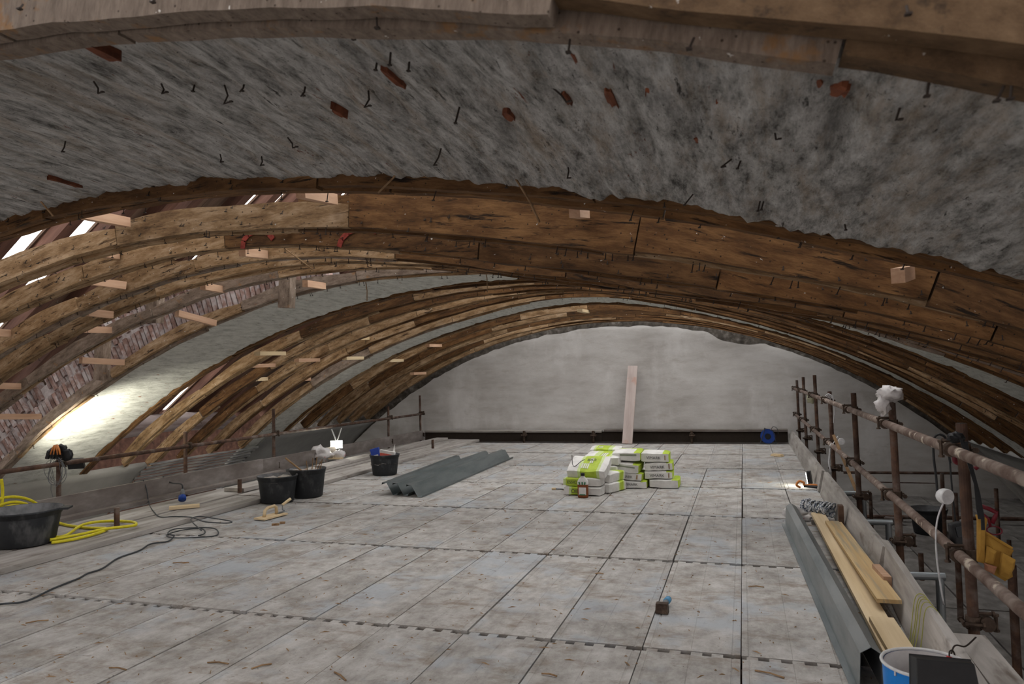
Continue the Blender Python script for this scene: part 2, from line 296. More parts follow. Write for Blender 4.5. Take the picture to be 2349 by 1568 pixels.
def solo(name, b, mats, label, cat, group=None, smooth=False, M_=None):
    """a thing that is a single mesh, its origin at the foot of its bounding box"""
    if M_ is None:
        a = np.array(b.v); l = ((a[:, 0].min()+a[:, 0].max())/2, (a[:, 1].min()+a[:, 1].max())/2, a[:, 2].min())
        b.v = [(x-l[0], y-l[1], z-l[2]) for x, y, z in b.v]; M_ = Matrix.Translation(l)
    o = link(name, b, mats, None, M_, smooth); _LOC[o.name] = tuple(M_.translation)
    o['label'] = label; o['category'] = cat
    if group: o['group'] = group
    return o
def struct(name, loc=(0, 0, 0), label=None):
    o = bpy.data.objects.new(name, None); COL.objects.link(o); o.location = loc; o['kind'] = 'structure'; _LOC[o.name] = tuple(loc)
    if label: o['label'] = label
    return o
def frame(o, x, z=Vector((0, 0, 1))):
    x = Vector(x).normalized(); y = Vector(z).cross(x).normalized(); zz = x.cross(y)
    return Matrix(((x.x, y.x, zz.x, o[0]), (x.y, y.y, zz.y, o[1]), (x.z, y.z, zz.z, o[2]), (0, 0, 0, 1)))
def plank(name, a, b, w, t, m, parent=None, up=Vector((0, 0, 1)), bow=0.0, nseg=1, label=None, cat=None, group=None, rough=0.0, seed=0):
    """a board from a to b (centre line of its underside), width w across, thickness t along up"""
    a = Vector(a); b = Vector(b); L = (b-a).length; Mx = frame((a+b)/2, b-a, up); bb = B(); rs = random.Random(seed)
    n = max(1, nseg)
    for i in range(n+1):
        x = -L/2+L*i/n; dz = bow*(1-(2*i/n-1)**2); j = [(rs.random()-.5)*rough for _ in range(4)]
        bb.v += [(x, -w/2+j[0], dz), (x, w/2+j[1], dz), (x, w/2+j[2], t+dz), (x, -w/2+j[3], t+dz)]
    for i in range(n):
        k = i*4
        for q in range(4): bb.f.append([k+q, k+4+q, k+4+(q+1) % 4, k+(q+1) % 4]); bb.m.append(0)
    bb.f += [[0, 1, 2, 3], [n*4+3, n*4+2, n*4+1, n*4]]; bb.m += [0, 0]
    if parent is None and label:
        return solo(name, bb, m, label, cat, group, M_=Mx)
    return link(name, bb, m, parent, Mx)

# ------------------------------------------------------------------ vault surface
R0, XC, CROWN = 9.2, -2.5, 2.47
def zoff(X, Y):
    # the crown has sagged over the open bay
    sx = 2.1 if X < -0.9 else 2.5; sy = 1.35 if Y < 4.5 else 1.9
    a = -0.31*math.exp(-((X+0.9)/sx)**2)*math.exp(-((Y-4.5)/sy)**2)
    b = 0.13*math.exp(-((X+2.4)/1.6)**2)*math.exp(-((Y-10.8)/1.8)**2)
    return a+b
def zc(X, Y, dr=0.0):
    r = R0+dr
    return CROWN-R0+math.sqrt(max(0.01, r*r-(X-XC)**2))+zoff(X, Y)
def hit(x, y, dr=0.0):
    d = ray(x, y); t = 1.0
    lo, hi = 0.3, 40.0
    for i in range(400):
        tt = lo*(hi/lo)**(i/400); p = _O+d*tt
        if abs(p[0]-XC) > R0+dr or p[2] > zc(p[0], p[1], dr):
            return Vector(p)
    return Vector(_O+d*hi)

XDARK = -2.6  # right of this X boards turn dark brown, painting in the weaker light
def rib(Yf, th, label, xl=-9.0, xr=4.3, depth=0.19, mats=('rib',), seglen=1.35, seed=0, lift=0.0, step=0.16, nails=0, matf=None, breaks=None, crownk=1.0):
    rs = random.Random(seed); nply = 2
    root = thing('vault_rib', label, 'timber rib', (XC, Yf+th/2, zc(XC, Yf)))
    gap = 0.012; pt = (th-gap)/nply
    for ply in range(nply):
        y0 = Yf+ply*(pt+gap); x = xl-rs.random()*seglen*0.12
        dlift = lift+(0.012 if ply == 0 else 0.0)*rs.random()
        while x < xr:
            # segment end, shorter horizontally on the steep flanks
            L = seglen*(0.8+0.45*rs.random())
            if breaks and ply == 0: L = (min([q for q in breaks if q > x+0.05], default=xr)-x)
            xm = x+L/2; ca = math.sqrt(max(0.05, 1-((xm-XC)/R0)**2)); x1 = min(x+(L if breaks and ply == 0 else L*ca), xr)
            if x1-x > 0.15:
                n = max(3, int((x1-x)/step)); kd = crownk if (x+x1)/2 > -2.7 else 1.0; top_a = depth*kd*(0.9+0.2*rs.random()); top_b = depth*kd*(0.9+0.2*rs.random())
                dz = (rs.random()-.5)*0.016+(0.028 if breaks and ply == 0 and (x+x1)/2 > -0.37 else 0); dy = (rs.random()-.5)*0.012; jag = rs.random()*50; mid = (x+x1)/2
                T = Vector((1, 0, -(mid-XC)/math.sqrt(R0*R0-(mid-XC)**2))).normalized(); o = Vector((mid, y0+pt/2+dy, zc(mid, Yf)))
                Mx = frame(o, T); Mi = Mx.inverted(); bb = B()
                for i in range(n+1):
                    u = i/n; X = x+0.004+(x1-x-0.008)*u; nrm = Vector((X-XC, 0, math.sqrt(R0*R0-(X-XC)**2))).normalized()
                    wb = mnoise.noise(Vector((X*2.1, jag, 1.3)))*0.016+mnoise.noise(Vector((X*7, jag, 4)))*0.006
                    wt = mnoise.noise(Vector((X*1.7, jag, 9)))*0.02+mnoise.noise(Vector((X*8, jag, 5)))*0.006
                    bot = Vector((X, 0, zc(X, Yf)+dz+dlift))+nrm*wb
                    # a straight-cut top edge: the board is deeper in the middle of its length
                    dep = top_a+(top_b-top_a)*u+wt+0.035*(2*u-1)**2*-1+0.01
                    tp = bot+nrm*dep
                    for (p, yy) in ((bot, y0), (bot, y0+pt), (tp, y0+pt), (tp, y0)):
                        bb.v.append(tuple(Mi @ Vector((p.x, yy+dy, p.z))))
                for i in range(n):
                    k = i*4
                    for q in range(4): bb.f.append([k+q, k+4+q, k+4+(q+1) % 4, k+(q+1) % 4]); bb.m.append(0)
                bb.f += [[0, 1, 2, 3], [n*4+3, n*4+2, n*4+1, n*4]]; bb.m += [0, 0]
                link('board', bb, M[matf(mid) if matf else (rs.choice(mats) if mid < XDARK or rs.random() < 0.12 else 'rib')], root, Mx)
            x = x1
    if nails:
        nb = B()
        for i in range(nails):
            X = xl+(xr-xl)*rs.random(); front = rs.random() < 0.45
            nz = Vector((X-XC, 0, math.sqrt(R0*R0-(X-XC)**2))).normalized()
            if front:
                p = Vector((X, Yf-0.004, zc(X, Yf)))+nz*(0.03+0.13*rs.random()); q = p+Vector((0.006*(rs.random()-.5), -0.012, -0.012-0.012*rs.random()))
            else:
                p = Vector((X, Yf+th*rs.random(), zc(X, Yf)+0.01)); q = p-nz*(0.025+0.02*rs.random())+Vector(((rs.random()-.5)*0.015, (rs.random()-.5)*0.015, 0))
            nb.tube([p, q], 0.0028, 4); nb.box(q, (0.012, 0.012, 0.004))
        o = link('nails', nb, M['iron'], root); o['kind'] = 'stuff'
    return root

def sheet_strip(name, y0f, y1f, xl, xr, nx, ny, m, dr, amp, thick=0.05, label=None, seed=0, rag0=0.02, rag1=0.03, relief=None):
    """a strip of plaster hanging on the vault, ragged at both long edges"""
    root = struct(name, (XC, (y0f+y1f)/2, zc(XC, (y0f+y1f)/2)), label); b = B()
    top = []
    for i in range(nx+1):
        X = xl+(xr-xl)*i/nx
        ea = y0f+rag0*(mnoise.noise(Vector((X*3, seed, 0)))+0.6*mnoise.noise(Vector((X*13, seed, 2)))+0.4*mnoise.noise(Vector((X*40, seed, 2))))
        eb = y1f+rag1*(mnoise.noise(Vector((X*2.5, seed+9, 0)))+0.7*mnoise.noise(Vector((X*11, seed, 7)))+0.5*mnoise.noise(Vector((X*37, seed, 3))))
        for j in range(ny+1):
            v = j/ny; Y = ea+(eb-ea)*v
            d = dr(X, Y) if callable(dr) else dr
            e = mnoise.fractal(Vector((X*6, Y*1.6, seed)), 0.9, 2.1, 5)*amp + max(0, mnoise.noise(Vector((X*13, Y*2.2, seed+4))))**2*amp*2.2
            edge = min(v, 1-v)*(eb-ea); e += 0.02*max(0, 1-edge/0.03)*0.6
            b.v.append((X, Y, zc(X, Y)+d+e))
    N = ny+1
    for i in range(nx):
        for j in range(ny):
            b.f.append([i*N+j, i*N+j+1, (i+1)*N+j+1, (i+1)*N+j]); b.m.append(0)
    K = len(b.v); b.v += [(x, y, z+thick) for x, y, z in b.v]
    for i in range(nx):
        for (j, f) in ((0, 1), (ny, -1)):
            q = [i*N+j, (i+1)*N+j, (i+1)*N+j+K, i*N+j+K]; b.f.append(q[::f]); b.m.append(0)
    for i in range(0, nx):
        for j in range(ny):
            b.f.append([K+i*N+j, K+(i+1)*N+j, K+(i+1)*N+j+1, K+i*N+j+1]); b.m.append(0)
    link('plaster_coat', b, m, root, smooth=True)
    return root

# ================================================================== STRUCTURE
# floor of steel scaffold decks, each its own piece
DW, DL, DX0, DY0 = 0.4955, 1.811, -0.062, 3.879
floor = struct('floor', (-2.3, 8, -0.1), 'grey dusty floor of long steel scaffold decks with toothed end joints')
def deck_mesh(w, l, seed):
    rs = random.Random(seed); b = B(); g = 0.003
    xs = [(-w/2, -0.05), (-w/2, 0), (-w/2+0.030, 0), (-w/2+0.034, -g), (-w/2+0.040, -g), (-w/2+0.044, 0), (-0.003, 0), (0, -0.002), (0.003, 0), (w/2-0.044, 0), (w/2-0.040, -g), (w/2-0.034, -g), (w/2-0.030, 0), (w/2, 0), (w/2, -0.05)]
    y0, y1 = -l/2+0.045, l/2-0.012
    n = len(xs)
    for y in (y0, y1):
        for (x, z) in xs: b.v.append((x, y, z))
    for i in range(n-1): b.f.append([i, i+1, n+i+1, n+i]); b.m.append(0)
    b.f.append(list(range(n))[::-1]); b.f.append(list(range(n, 2*n))); b.m += [0, 0]
    # hooked claws at the far end that grip over the cross tube
    k = 4; step = w/(k+0.5)
    for i in range(k):
        cx = -w/2+step*(i+0.5)+rs.uniform(-.006, .006); b.box((cx, y1+0.022, -0.018), (step*0.52, 0.05, 0.03))
        b.box((cx, y1+0.045, -0.03), (step*0.52, 0.012, 0.04))
    return b
_dm = {}
for c in range(-2, 13):
    for r in range(-2, 6):
        if r == 6: continue
        cxp = DX0-(c+0.5)*DW; cyp = DY0+(r+0.5)*DL
        rs = random.Random(c*77+r*13); wide = rs.random()
        w = DW-(0.016 if wide < 0.25 else 0.006)
        if c == -2: w = 0.372; cxp = DX0+DW+0.003+0.186
        o = link('deck_panel', deck_mesh(w, DL, c*31+r), M['deck'], floor, Matrix.Translation((cxp+rs.uniform(-.002, .002), cyp, rs.uniform(-0.003, 0.003))) @ Matrix.Rotation(rs.uniform(-.0012, .0012), 4, 'Z'))
for r in range(-2, 7):    # cross tubes that carry the decks
    y = DY0+r*DL; b = B(); b.tube([(-6.6, y-0.01, -0.10), (0.75, y-0.01, -0.10)], 0.05, 8); link('cross_tube', b, M['rust'], floor)
b = B(); b.box((-2.9, 7.6, -0.32), (7.3, 16.6, 0.02)); link('under_deck', b, M['roof'], floor)  # dark sheet added below so the gaps between decks look shaded

# masonry shell around the scaffold; rear wall and roof slabs are added light blockers
b = B(); b.box((-2, 4, -2.1), (40, 60, 0.2)); g = struct('floor_ground', (-2, 4, -2.2), 'ground level far below the scaffold'); link('slab', b, M['wall'], g)
b = B(); b.box((-11.2, 6, -0.6), (0.4, 26, 3.0)); g = struct('wall_outer_left', (-11.2, 6, -2)); link('masonry', b, M['rafter'], g)
b = B(); b.box((7.2, 6, -0.4), (0.4, 26, 3.4)); g = struct('wall_outer_right', (7.2, 6, -2)); link('masonry', b, M['lime'], g)

b = B(); b.box((-2, -4.2, 2.4), (19, 0.4, 9.0)); g = struct('wall_light_block', (-2, -4.2, -2)); link('masonry', b, M['lime'], g)  # unseen rear wall, added to cut light from behind the camera
b = B(); b.box((-2, -3.2, 6.9), (19, 2.2, 0.2)); g = struct('roof_light_block', (-2, -3.2, 6.8)); link('slab', b, M['roof'], g)  # unseen slab, added to narrow the sky opening at the rear
b = B(); b.box((4.4, 0.0, 6.9), (6.4, 5.0, 0.2)); g = struct('roof_light_block.001', (4.4, 0, 6.8)); link('slab', b, M['roof'], g)  # unseen slab, added to keep sky light off the lower right
# lower deck beyond the right-hand rail
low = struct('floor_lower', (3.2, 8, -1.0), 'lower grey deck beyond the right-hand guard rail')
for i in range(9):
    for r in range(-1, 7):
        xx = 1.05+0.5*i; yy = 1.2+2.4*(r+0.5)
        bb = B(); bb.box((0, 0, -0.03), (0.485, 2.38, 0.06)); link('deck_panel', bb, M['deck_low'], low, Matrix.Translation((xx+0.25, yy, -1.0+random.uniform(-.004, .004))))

# far wall, filling the vault
YW = 15.29
wall = struct('wall_back', (-2.2, YW, -1.1), 'smooth grey rendered end wall under the arch with ragged top edge')
b = B(); xs = np.linspace(-9.8, 6.0, 160); zs0 = -1.6
def walltop(X): return zc(max(min(X, 6.2), -11), 15.0)-0.06-0.05*abs(mnoise.noise(Vector((X*1.5, 2, 1))))-0.03*mnoise.noise(Vector((X*6, 1, 1)))-(0.13*math.exp(-((X+0.15)/0.42)**4) if True else 0)
for x in xs:
    t = walltop(x); 
    for k in range(9): 
        z = zs0+(t-zs0)*k/8; b.v.append((x, YW+0.012*mnoise.noise(Vector((x*1.3, z*1.3, 0))), z))
n = 9
for i in range(len(xs)-1):
    for k in range(8): b.f.append([i*n+k, (i+1)*n+k, (i+1)*n+k+1, i*n+k+1]); b.m.append(0)
link('render_coat', b, M['wall'], wall, smooth=True)
b = B(); b.box((-1.9, YW+0.22, 1.6), (18, 0.3, 7.4)); link('wall_core', b, M['core_dark'], wall)  # dark core colour, seen above the ragged edge of the render coat

# smooth plaster lining at the foot of the vault
def lining(name, side, Y0, Y1, a0, a1, m, thick=0.05, label=None):
    root = struct(name, (XC+side*R0*math.sin(a0), (Y0+Y1)/2, -0.5), label); b = B(); n = 14; ny = 10
    for i in range(n+1):
        a = a0+(a1-a0)*i/n
        for j in range(ny+1):
            y = Y0+(Y1-Y0)*j/ny
            b.v.append((XC+side*(R0-0.02)*math.sin(a), y, CROWN-R0+(R0-0.02)*math.cos(a)+0.006*mnoise.noise(Vector((a*9, y, 3)))))
    for i in range(n):
        for j in range(ny):
            q = [i*(ny+1)+j, (i+1)*(ny+1)+j, (i+1)*(ny+1)+j+1, i*(ny+1)+j+1]; b.f.append(q if side < 0 else q[::-1]); b.m.append(0)
    K = len(b.v); b.v += [(x+side*thick, y, z+thick) for x, y, z in b.v]
    for i in range(n):
        for j in range(ny):
            q = [K+i*(ny+1)+j, K+(i+1)*(ny+1)+j, K+(i+1)*(ny+1)+j+1, K+i*(ny+1)+j+1]; b.f.append(q); b.m.append(0)
        for j in (0, ny): b.f.append([i*(ny+1)+j, (i+1)*(ny+1)+j, K+(i+1)*(ny+1)+j, K+i*(ny+1)+j]); b.m.append(0)
    for j in range(ny): b.f.append([j, j+1, K+j+1, K+j]); b.m.append(0)
    link('plaster_coat', b, m, root, smooth=True); return root
def ang(z): return math.acos((z-CROWN+R0)/R0)
lining('wall_left', -1, 4.2, 8.75, ang(0.24), ang(-1.2), M['cove_pale'], label='low beige-grey plaster lining behind the left rail, nearer part')
lining('wall_left.001', -1, 11.3, 15.3, ang(0.45), ang(-1.2), M['cove'], label='low dark grey plaster lining behind the left rail by the far wall')
lining('wall_right', 1, 6.5, 15.3, ang(0.12), ang(-1.9), M['cove'], label='smooth grey plaster lining curving down on the right below the ribs')
lining('trim_1', 1, 14.3, 14.75, ang(0.0)-0.004, ang(-1.9), M['cove_pale'], thick=-0.07, label='pale plaster band on the right-hand lining near the far wall')
# grey lath mat between the two left linings
root = struct('wall_left.002', (-8.9, 10, -0.3), 'grey ribbed reed-lath panel behind the left rail between two plaster linings')
for k in range(22):
    a = ang(0.28)+(ang(-1.0)-ang(0.28))*k/22; a2 = ang(0.28)+(ang(-1.0)-ang(0.28))*(k+0.86)/22; b = B(); rr = R0-0.03
    mid = (a+a2)/2
    Mx = Matrix.Translation((XC-rr*math.sin(mid), 10.02+random.uniform(-.05, .05), CROWN-R0+rr*math.cos(mid))) @ Matrix.Rotation(-mid, 4, 'Y')
    n = 8
    for i in range(n+1):
        for (dx, dz) in ((-0.026, 0.01), (0, -0.012), (0.026, 0.01), (0, 0.02)): b.v.append((dx, -1.27+2.54*i/n, dz+random.uniform(-.006, .006)))
    for i in range(n):
        for q in range(4): b.f.append([i*4+q, i*4+4+q, i*4+4+(q+1) % 4, i*4+(q+1) % 4]); b.m.append(0)
    link('reed_bundle', b, M['mat'], root, Mx)

# roof: rafters and boarding with open gaps on the left
TH = math.radians(38)
def roofz(X): return 1.0+(X+9.5)*math.tan(TH) if X < XC else 1.0+(2*XC-X+9.5)*math.tan(TH)
roof = struct('roof', (XC, 8, 6.5), 'dark boarded roof above the vault with open gaps between rafters')
gaps = [(5.52, 5.84), (6.04, 6.32), (6.9, 7.0), (7.82, 8.08), (8.28, 8.5), (9.3, 9.62), (10.15, 10.5)]
ys = 1.9; strips = []
for a, b_ in gaps+[(16.0, 16.0)]:
    strips.append((ys, a)); ys = b_
for (a, b_) in strips:
    n = max(1, round((b_-a)/0.45)); w = (b_-a)/n
    for k in range(n):
        y = a+w*(k+0.5)
        ln, xm = (9.6, XC-3.7) if y < 10.5 else (5.4, XC-5.3)
        bb = B(); bb.box((0, 0, 0), (ln, w-0.004, 0.03))
        link('roof_board', bb, M['roof'], roof, Matrix.Translation((xm, y, roofz(xm)+0.18)) @ Matrix.Rotation(-TH, 4, 'Y'))
for k in range(18):      # the right-hand slope is stripped over the middle of the vault
    y = 1.9+0.8*k; ln, xm = (9.6, XC+3.7) if k == 0 else (5.6, XC+6.3)
    bb = B(); bb.box((0, 0, 0), (ln, 0.79, 0.03))
    link('roof_board', bb, M['roof'], roof, Matrix.Translation((xm, y+0.4, roofz(xm)+0.18)) @ Matrix.Rotation(TH, 4, 'Y'))
for y in (3.2, 3.8, 4.4, 4.95, 5.46, 5.93, 6.4, 6.82, 7.1, 7.74, 8.17, 8.6, 9.22, 9.72, 10.05, 10.6, 11.2, 11.8, 12.6, 13.4, 14.2):
    bb = B(); bb.box((0, 0, 0), (9.4, 0.13, 0.16)); link('rafter', bb, M['rafter'], roof, Matrix.Translation((XC-3.75, y, roofz(XC-3.75)+0.08)) @ Matrix.Rotation(-TH, 4, 'Y'))
for k in range(16):
    y = 2.9+0.75*k; bb = B(); bb.box((0, 0, 0), (9.4, 0.12, 0.16)); link('rafter', bb, M['rafter'], roof, Matrix.Translation((XC+3.75, y, roofz(XC+3.75)+0.08)) @ Matrix.Rotation(TH, 4, 'Y'))
bb = B(); pts = [(-8.75+0.03*math.sin(y*1.7), y, 2.42+0.02*math.cos(y*2)) for y in np.linspace(4.6, 12, 20)]; bb.tube(pts, 0.19, 14)
solo('purlin_log', bb, M['log'], 'thick grey round purlin log under the rafters at upper left', 'beam', smooth=True)
bb = B(); bb.tube([(-9.4, 8.6, 0.72), (-9.35, 10.2, 0.78), (-9.3, 11.6, 0.7)], 0.16, 12)
solo('purlin_log', bb, M['log'], 'grey log lying behind the ribs above the left lath panel', 'beam', smooth=True)
# struts standing between ribs and roof
for (px, y0p, y1p, Yp, w, lab) in ((224, 796, 872, 5.95, 0.12, 'square timber strut standing on a rib at far left before the brick arch'),
                                   (345, 685, 740, 5.6, 0.13, 'short grubby timber strut between two ribs above the left brick arch'),
                                   (650, 655, 705, 6.08, 0.13, 'short square timber post on the rib beside the upper plaster strip')):
    a = atY(px, y1p, Yp); t = atY(px, y0p, Yp)
    plank('timber_strut', (a.x, Yp, min(a.z, t.z)), (a.x+0.02, Yp, max(a.z, t.z)+0.12), w, 0.1, M['rib_grey'], up=Vector((0, 1, 0)), label=lab, cat='strut')

# brick relieving arch behind the open bay on the left
YB = 6.46
arch = struct('wall_brick_arch', (-6, YB, 1.5), 'old brick arch with crumbling top behind the open ribs at left')
b = B(); K = 60
for i in range(K+1):
    a = -0.16-(0.74-0.16)*i/K
    for (r, y) in ((9.32, YB+0.03), (9.74, YB+0.03), (9.74, YB+0.25), (9.32, YB+0.25)):
        b.v.append((XC+r*math.sin(a), y, CROWN-R0+r*math.cos(a)))
for i in range(K):
    for q in range(4): b.f.append([i*4+q, i*4+4+q, i*4+4+(q+1) % 4, i*4+(q+1) % 4]); b.m.append(0)
link('mortar_core', b, M['lime'], arch)
def brick_mesh(seed, lx, ly, lz, amp=0.006):
    rs = random.Random(seed); b = B(); b.box((0, 0, 0), (lx, ly, lz)); b.v = [(x+rs.uniform(-amp, amp), y+rs.uniform(-amp, amp), z+rs.uniform(-amp, amp)) for x, y, z in b.v]; return b
protos = []
n = int((0.74-0.16)*9.5/0.062)
k = 0
for i in range(n):
    a = -0.16-(0.74-0.16)*(i+0.5)/n
    for row in range(2):
        rmid = 9.46+row*0.255+random.uniform(-.012, .012)+(0.06 if i % 2 and row else 0)
        if row == 1 and random.random() < 0.2: continue
        yo = YB+random.uniform(-.006, .014)
        Mx = Matrix.Translation((XC+rmid*math.sin(a), yo+0.05, CROWN-R0+rmid*math.cos(a))) @ Matrix.Rotation(a, 4, 'Y') @ Matrix.Rotation(random.uniform(-.04, .04), 4, 'Y')
        if k < 12: o = link('brick', brick_mesh(k, 0.049, 0.12, 0.24, 0.004), M['brick'], arch, Mx); protos.append(o)
        else:
            o = random.choice(protos).copy(); COL.objects.link(o); o.parent = arch; o.matrix_basis = Matrix.Translation(-Vector(worldloc(arch))) @ Mx
        k += 1
for i in range(26):     # rubble lying along the top of the arch
    a = -0.30-0.4*random.random(); rr = 9.83+random.uniform(-.03, .05)
    Mx = Matrix.Translation((XC+rr*math.sin(a), YB+random.uniform(-.02, .18), CROWN-R0+rr*math.cos(a))) @ Matrix.Rotation(a+random.uniform(-.5, .5), 4, 'Y') @ Matrix.Rotation(random.uniform(-.6, .6), 4, 'Z')
    link('brick', brick_mesh(100+i, random.uniform(.1, .22), random.uniform(.06, .12), 0.055, 0.015), M['brick'] if i % 3 else M['lime'], arch, Mx)

# ------------------------------------------------------------------ plaster strips
def dr1(X, Y): 
    k = min(1, max(0, (0.6-X)/2.0)); return 0.012+0.045*k
pl1 = sheet_strip('ceiling', 1.60, 3.09, -5.2, 2.4, 560, 120, M['plaster_old'], dr1, 0.024, label='wide strip of rough grey old plaster overhead between the two nearest ribs', seed=3, rag0=0.01, rag1=0.06)
pl2 = sheet_strip('ceiling.001', 6.41, 7.62, -9.2, 4.2, 420, 48, M['plaster_pale'], 0.02, 0.014, label='pale plaster strip with red flecks, lit at its foot, in mid vault', seed=11, rag0=0.03, rag1=0.05)
pl3 = sheet_strip('ceiling.002', 10.95, 11.75, -8.9, 4.2, 380, 30, M['plaster_pale'], 0.02, 0.012, label='narrow pale plaster strip with many red flecks in the far vault', seed=21, rag0=0.03, rag1=0.04)
# bricks showing through the near plaster, each lying along the vault
for (px, py, ln, wd) in ((205, 108, .24, .045), (1340, 150, .25, .045), (1400, 225, .17, .03), (1575, 185, .27, .06), (1655, 238, .11, .032), (1712, 228, .08, .028), (1600, 322, .07, .034), (1860, 190, .08, .05),
        (1165, 265, .09, .03), (905, 182, .16, .022), (1300, 225, .10, .018), (1860, 318, .04, .035), (1925, 208, .07, .04), (780, 262, .12, .018), (150, 420, .20, .022), (1490, 212, .09, .025), (2330, 482, .045, .04), (1400, 422, .08, .022), (1985, 425, .045, .03)):
    p = hit(px, py, 0.03); rs = random.Random(px); b = B(); n = 14
    nr = Vector((p.x-XC, 0, math.sqrt(R0*R0-(p.x-XC)**2))).normalized()
    Mx = frame(p+nr*0.019, Vector((0, 1, 0)), nr)
    for zz, k in ((-0.022, 0.92), (0.03, 1.0)):
        for i in range(n):
            a = 2*math.pi*i/n; j = 1+rs.uniform(-.3, .22); cx_ = abs(math.cos(a))**0.6*math.copysign(1, math.cos(a)); sy_ = abs(math.sin(a))**0.6*math.copysign(1, math.sin(a))
            b.v.append((ln/2*cx_*j*k, wd/2*sy_*j*k, zz+rs.uniform(-.004, .004)))
    b.f = [list(range(n))[::-1]]+[[i, (i+1) % n, n+(i+1) % n, n+i] for i in range(n)]; b.m = [0]*(n+1)
    link('brick', b, M['brick_red'], pl1, Mx)
# old lath nails hanging from the near plaster
for (px, py, ln, dx, dy, bend) in ((1058, 238, .085, -.01, -.02, 0), (515, 203, .07, .005, .0, .03), (370, 200, .04, .012, 0, .02), (447, 200, .03, 0, 0, 0), (215, 195, .05, .03, 0, .02), (845, 215, .06, -.01, 0, .02), (940, 140, .045, 0, 0, 0), (897, 122, .05, 0, 0, 0),
        (1012, 347, .07, -.03, 0, .01), (1302, 380, .065, 0, 0, .01), (1270, 212, .05, .04, 0, .01), (1765, 285, .06, .015, 0, .01), (1690, 355, .05, -.05, 0, .012), (1706, 360, .05, -.02, 0, 0), (1755, 458, .05, -.015, 0, 0), (1747, 455, .06, -.015, 0, 0), (2062, 230, .06, -.01, 0, .01), (600, 365, .045, 0, 0, .015), (505, 360, .04, .01, 0, .01),
        (1600, 440, .06, -.05, 0, 0), (660, 322, .05, .03, 0, .02), (150, 330, .05, -.01, 0, .01), (560, 200, .03, -.01, 0, .01), (700, 207, .035, -.01, 0, .01), (815, 70, .04, 0, 0, 0), (1935, 505, .05, .005, 0, 0), (865, 150, .03, 0, 0, 0)):
    p = hit(px, py, 0.03)+Vector((0, 0, .012)); b = B(); q = p+Vector((dx, dy-0.01, -ln)); mid = (p+q)/2+Vector((bend*0.5, 0, -bend*0.2)); e = q+Vector((bend, 0, bend*0.15))
    b.tube([p, mid, q, e] if bend else [p, q], 0.0032, 6); b.box(e if bend else q, (0.010, 0.010, 0.004)); link('nail', b, M['iron'], pl1)
# twigs and reed ends dangling
for i, (x0, y0, x1, y1, Yd) in enumerate(((0, 355, 122, 495, 2.9), (928, 368, 868, 442, 3.0), (1180, 405, 1238, 510, 3.0), (640, 560, 720, 620, 4.5), (838, 640, 842, 690, 6.5), (1112, 605, 1118, 670, 6.5))):
    a = atY(x0, y0, Yd); c = atY(x1, y1, Yd+0.08); b = B(); b.tube([a, (a+c)/2+Vector((.01, 0, -.006)), c], 0.005, 5)
    solo('reed_stalk', b, M['straw'], ['long thin reed hanging at far left under the near plaster', 'short thick reed poking out of the near plaster near the crown', 'bent reed hanging over the second rib right of the crown', 'thin reed leaning across the fourth rib', 'thin straw dangling before the mid plaster strip', 'short straw dangling at the vault crown'][i], 'reed', smooth=True)

# ------------------------------------------------------------------ ribs
rib(1.50, 0.14, 'nearest curved timber rib, crossing the very top of the picture', -4.5, 2.6, 0.34, ('rib_near',), 1.5, 1, step=0.07, nails=40, matf=lambda x: 'rib_near' if x < -0.4 else 'rib_near_brown', breaks=(-2.0, -0.37, 1.1, 2.6))
rib(3.07, 0.13, 'dark timber rib at the far edge of the rough near plaster', -7.5, 3.4, 0.20, ('rib',), 1.45, 2, step=0.08, nails=90)
rib(3.71, 0.13, 'broad brown rib, first of the open bay, third from the viewer', -8.2, 3.6, 0.145, ('rib_pale',), 1.5, 13, step=0.09, nails=160, crownk=1.5)
rib(4.14, 0.12, 'timber rib with red painted marks in the open bay', -8.6, 3.8, 0.125, ('rib_pale',), 1.5, 4, step=0.1, nails=160, crownk=1.25)
rib(4.64, 0.11, 'tan timber rib in the open bay, next behind the red-marked one', -8.8, 4, 0.13, ('rib_pale', 'rib_grey'), 1.4, 5, step=0.11, nails=120)
rib(4.98, 0.11, 'tan timber rib in the open bay, second behind the red-marked one', -8.9, 4, 0.125, ('rib_pale',), 1.3, 6, step=0.12, nails=110)
rib(5.40, 0.10, 'grey dusty rib of thin boards in front of the brick arch', -9, 4.1, 0.105, ('rib_grey', 'rib_pale'), 1.5, 7, step=0.12, nails=90)
rib(6.29, 0.11, 'grey dusty rib at the near edge of the lit plaster strip', -9, 4.2, 0.11, ('rib_grey', 'rib_pale'), 1.6, 8, step=0.12, nails=70)
lab2 = ['dark rib at the far edge of the lit plaster strip', 'brown rib between the plaster strips, second after the lit strip', 'brown rib between the plaster strips, third after the lit strip', 'brown rib between the plaster strips, fourth after the lit strip', 'brown rib between the plaster strips, fifth after the lit strip', 'grey-brown rib at the near edge of the narrow plaster strip']
for i, y in enumerate((7.60, 8.25, 8.86, 9.47, 10.1, 10.82)):
    rib(y, 0.12, lab2[i], -8.40, 4.2, 0.13, [('rib',), ('rib_pale', 'rib'), ('rib_pale', 'rib'), ('rib', 'rib_pale'), ('rib_pale', 'rib'), ('rib_grey', 'rib_pale')][i], 1.5, 20+i, step=0.18, nails=40)
lab3 = ['rib at the far edge of the narrow plaster strip', 'white-flecked rib, second beyond the narrow plaster strip', 'brown rib, third beyond the narrow plaster strip', 'brown rib, fourth beyond the narrow plaster strip', 'brown rib, fifth beyond the narrow plaster strip', 'last timber rib, against the end wall']
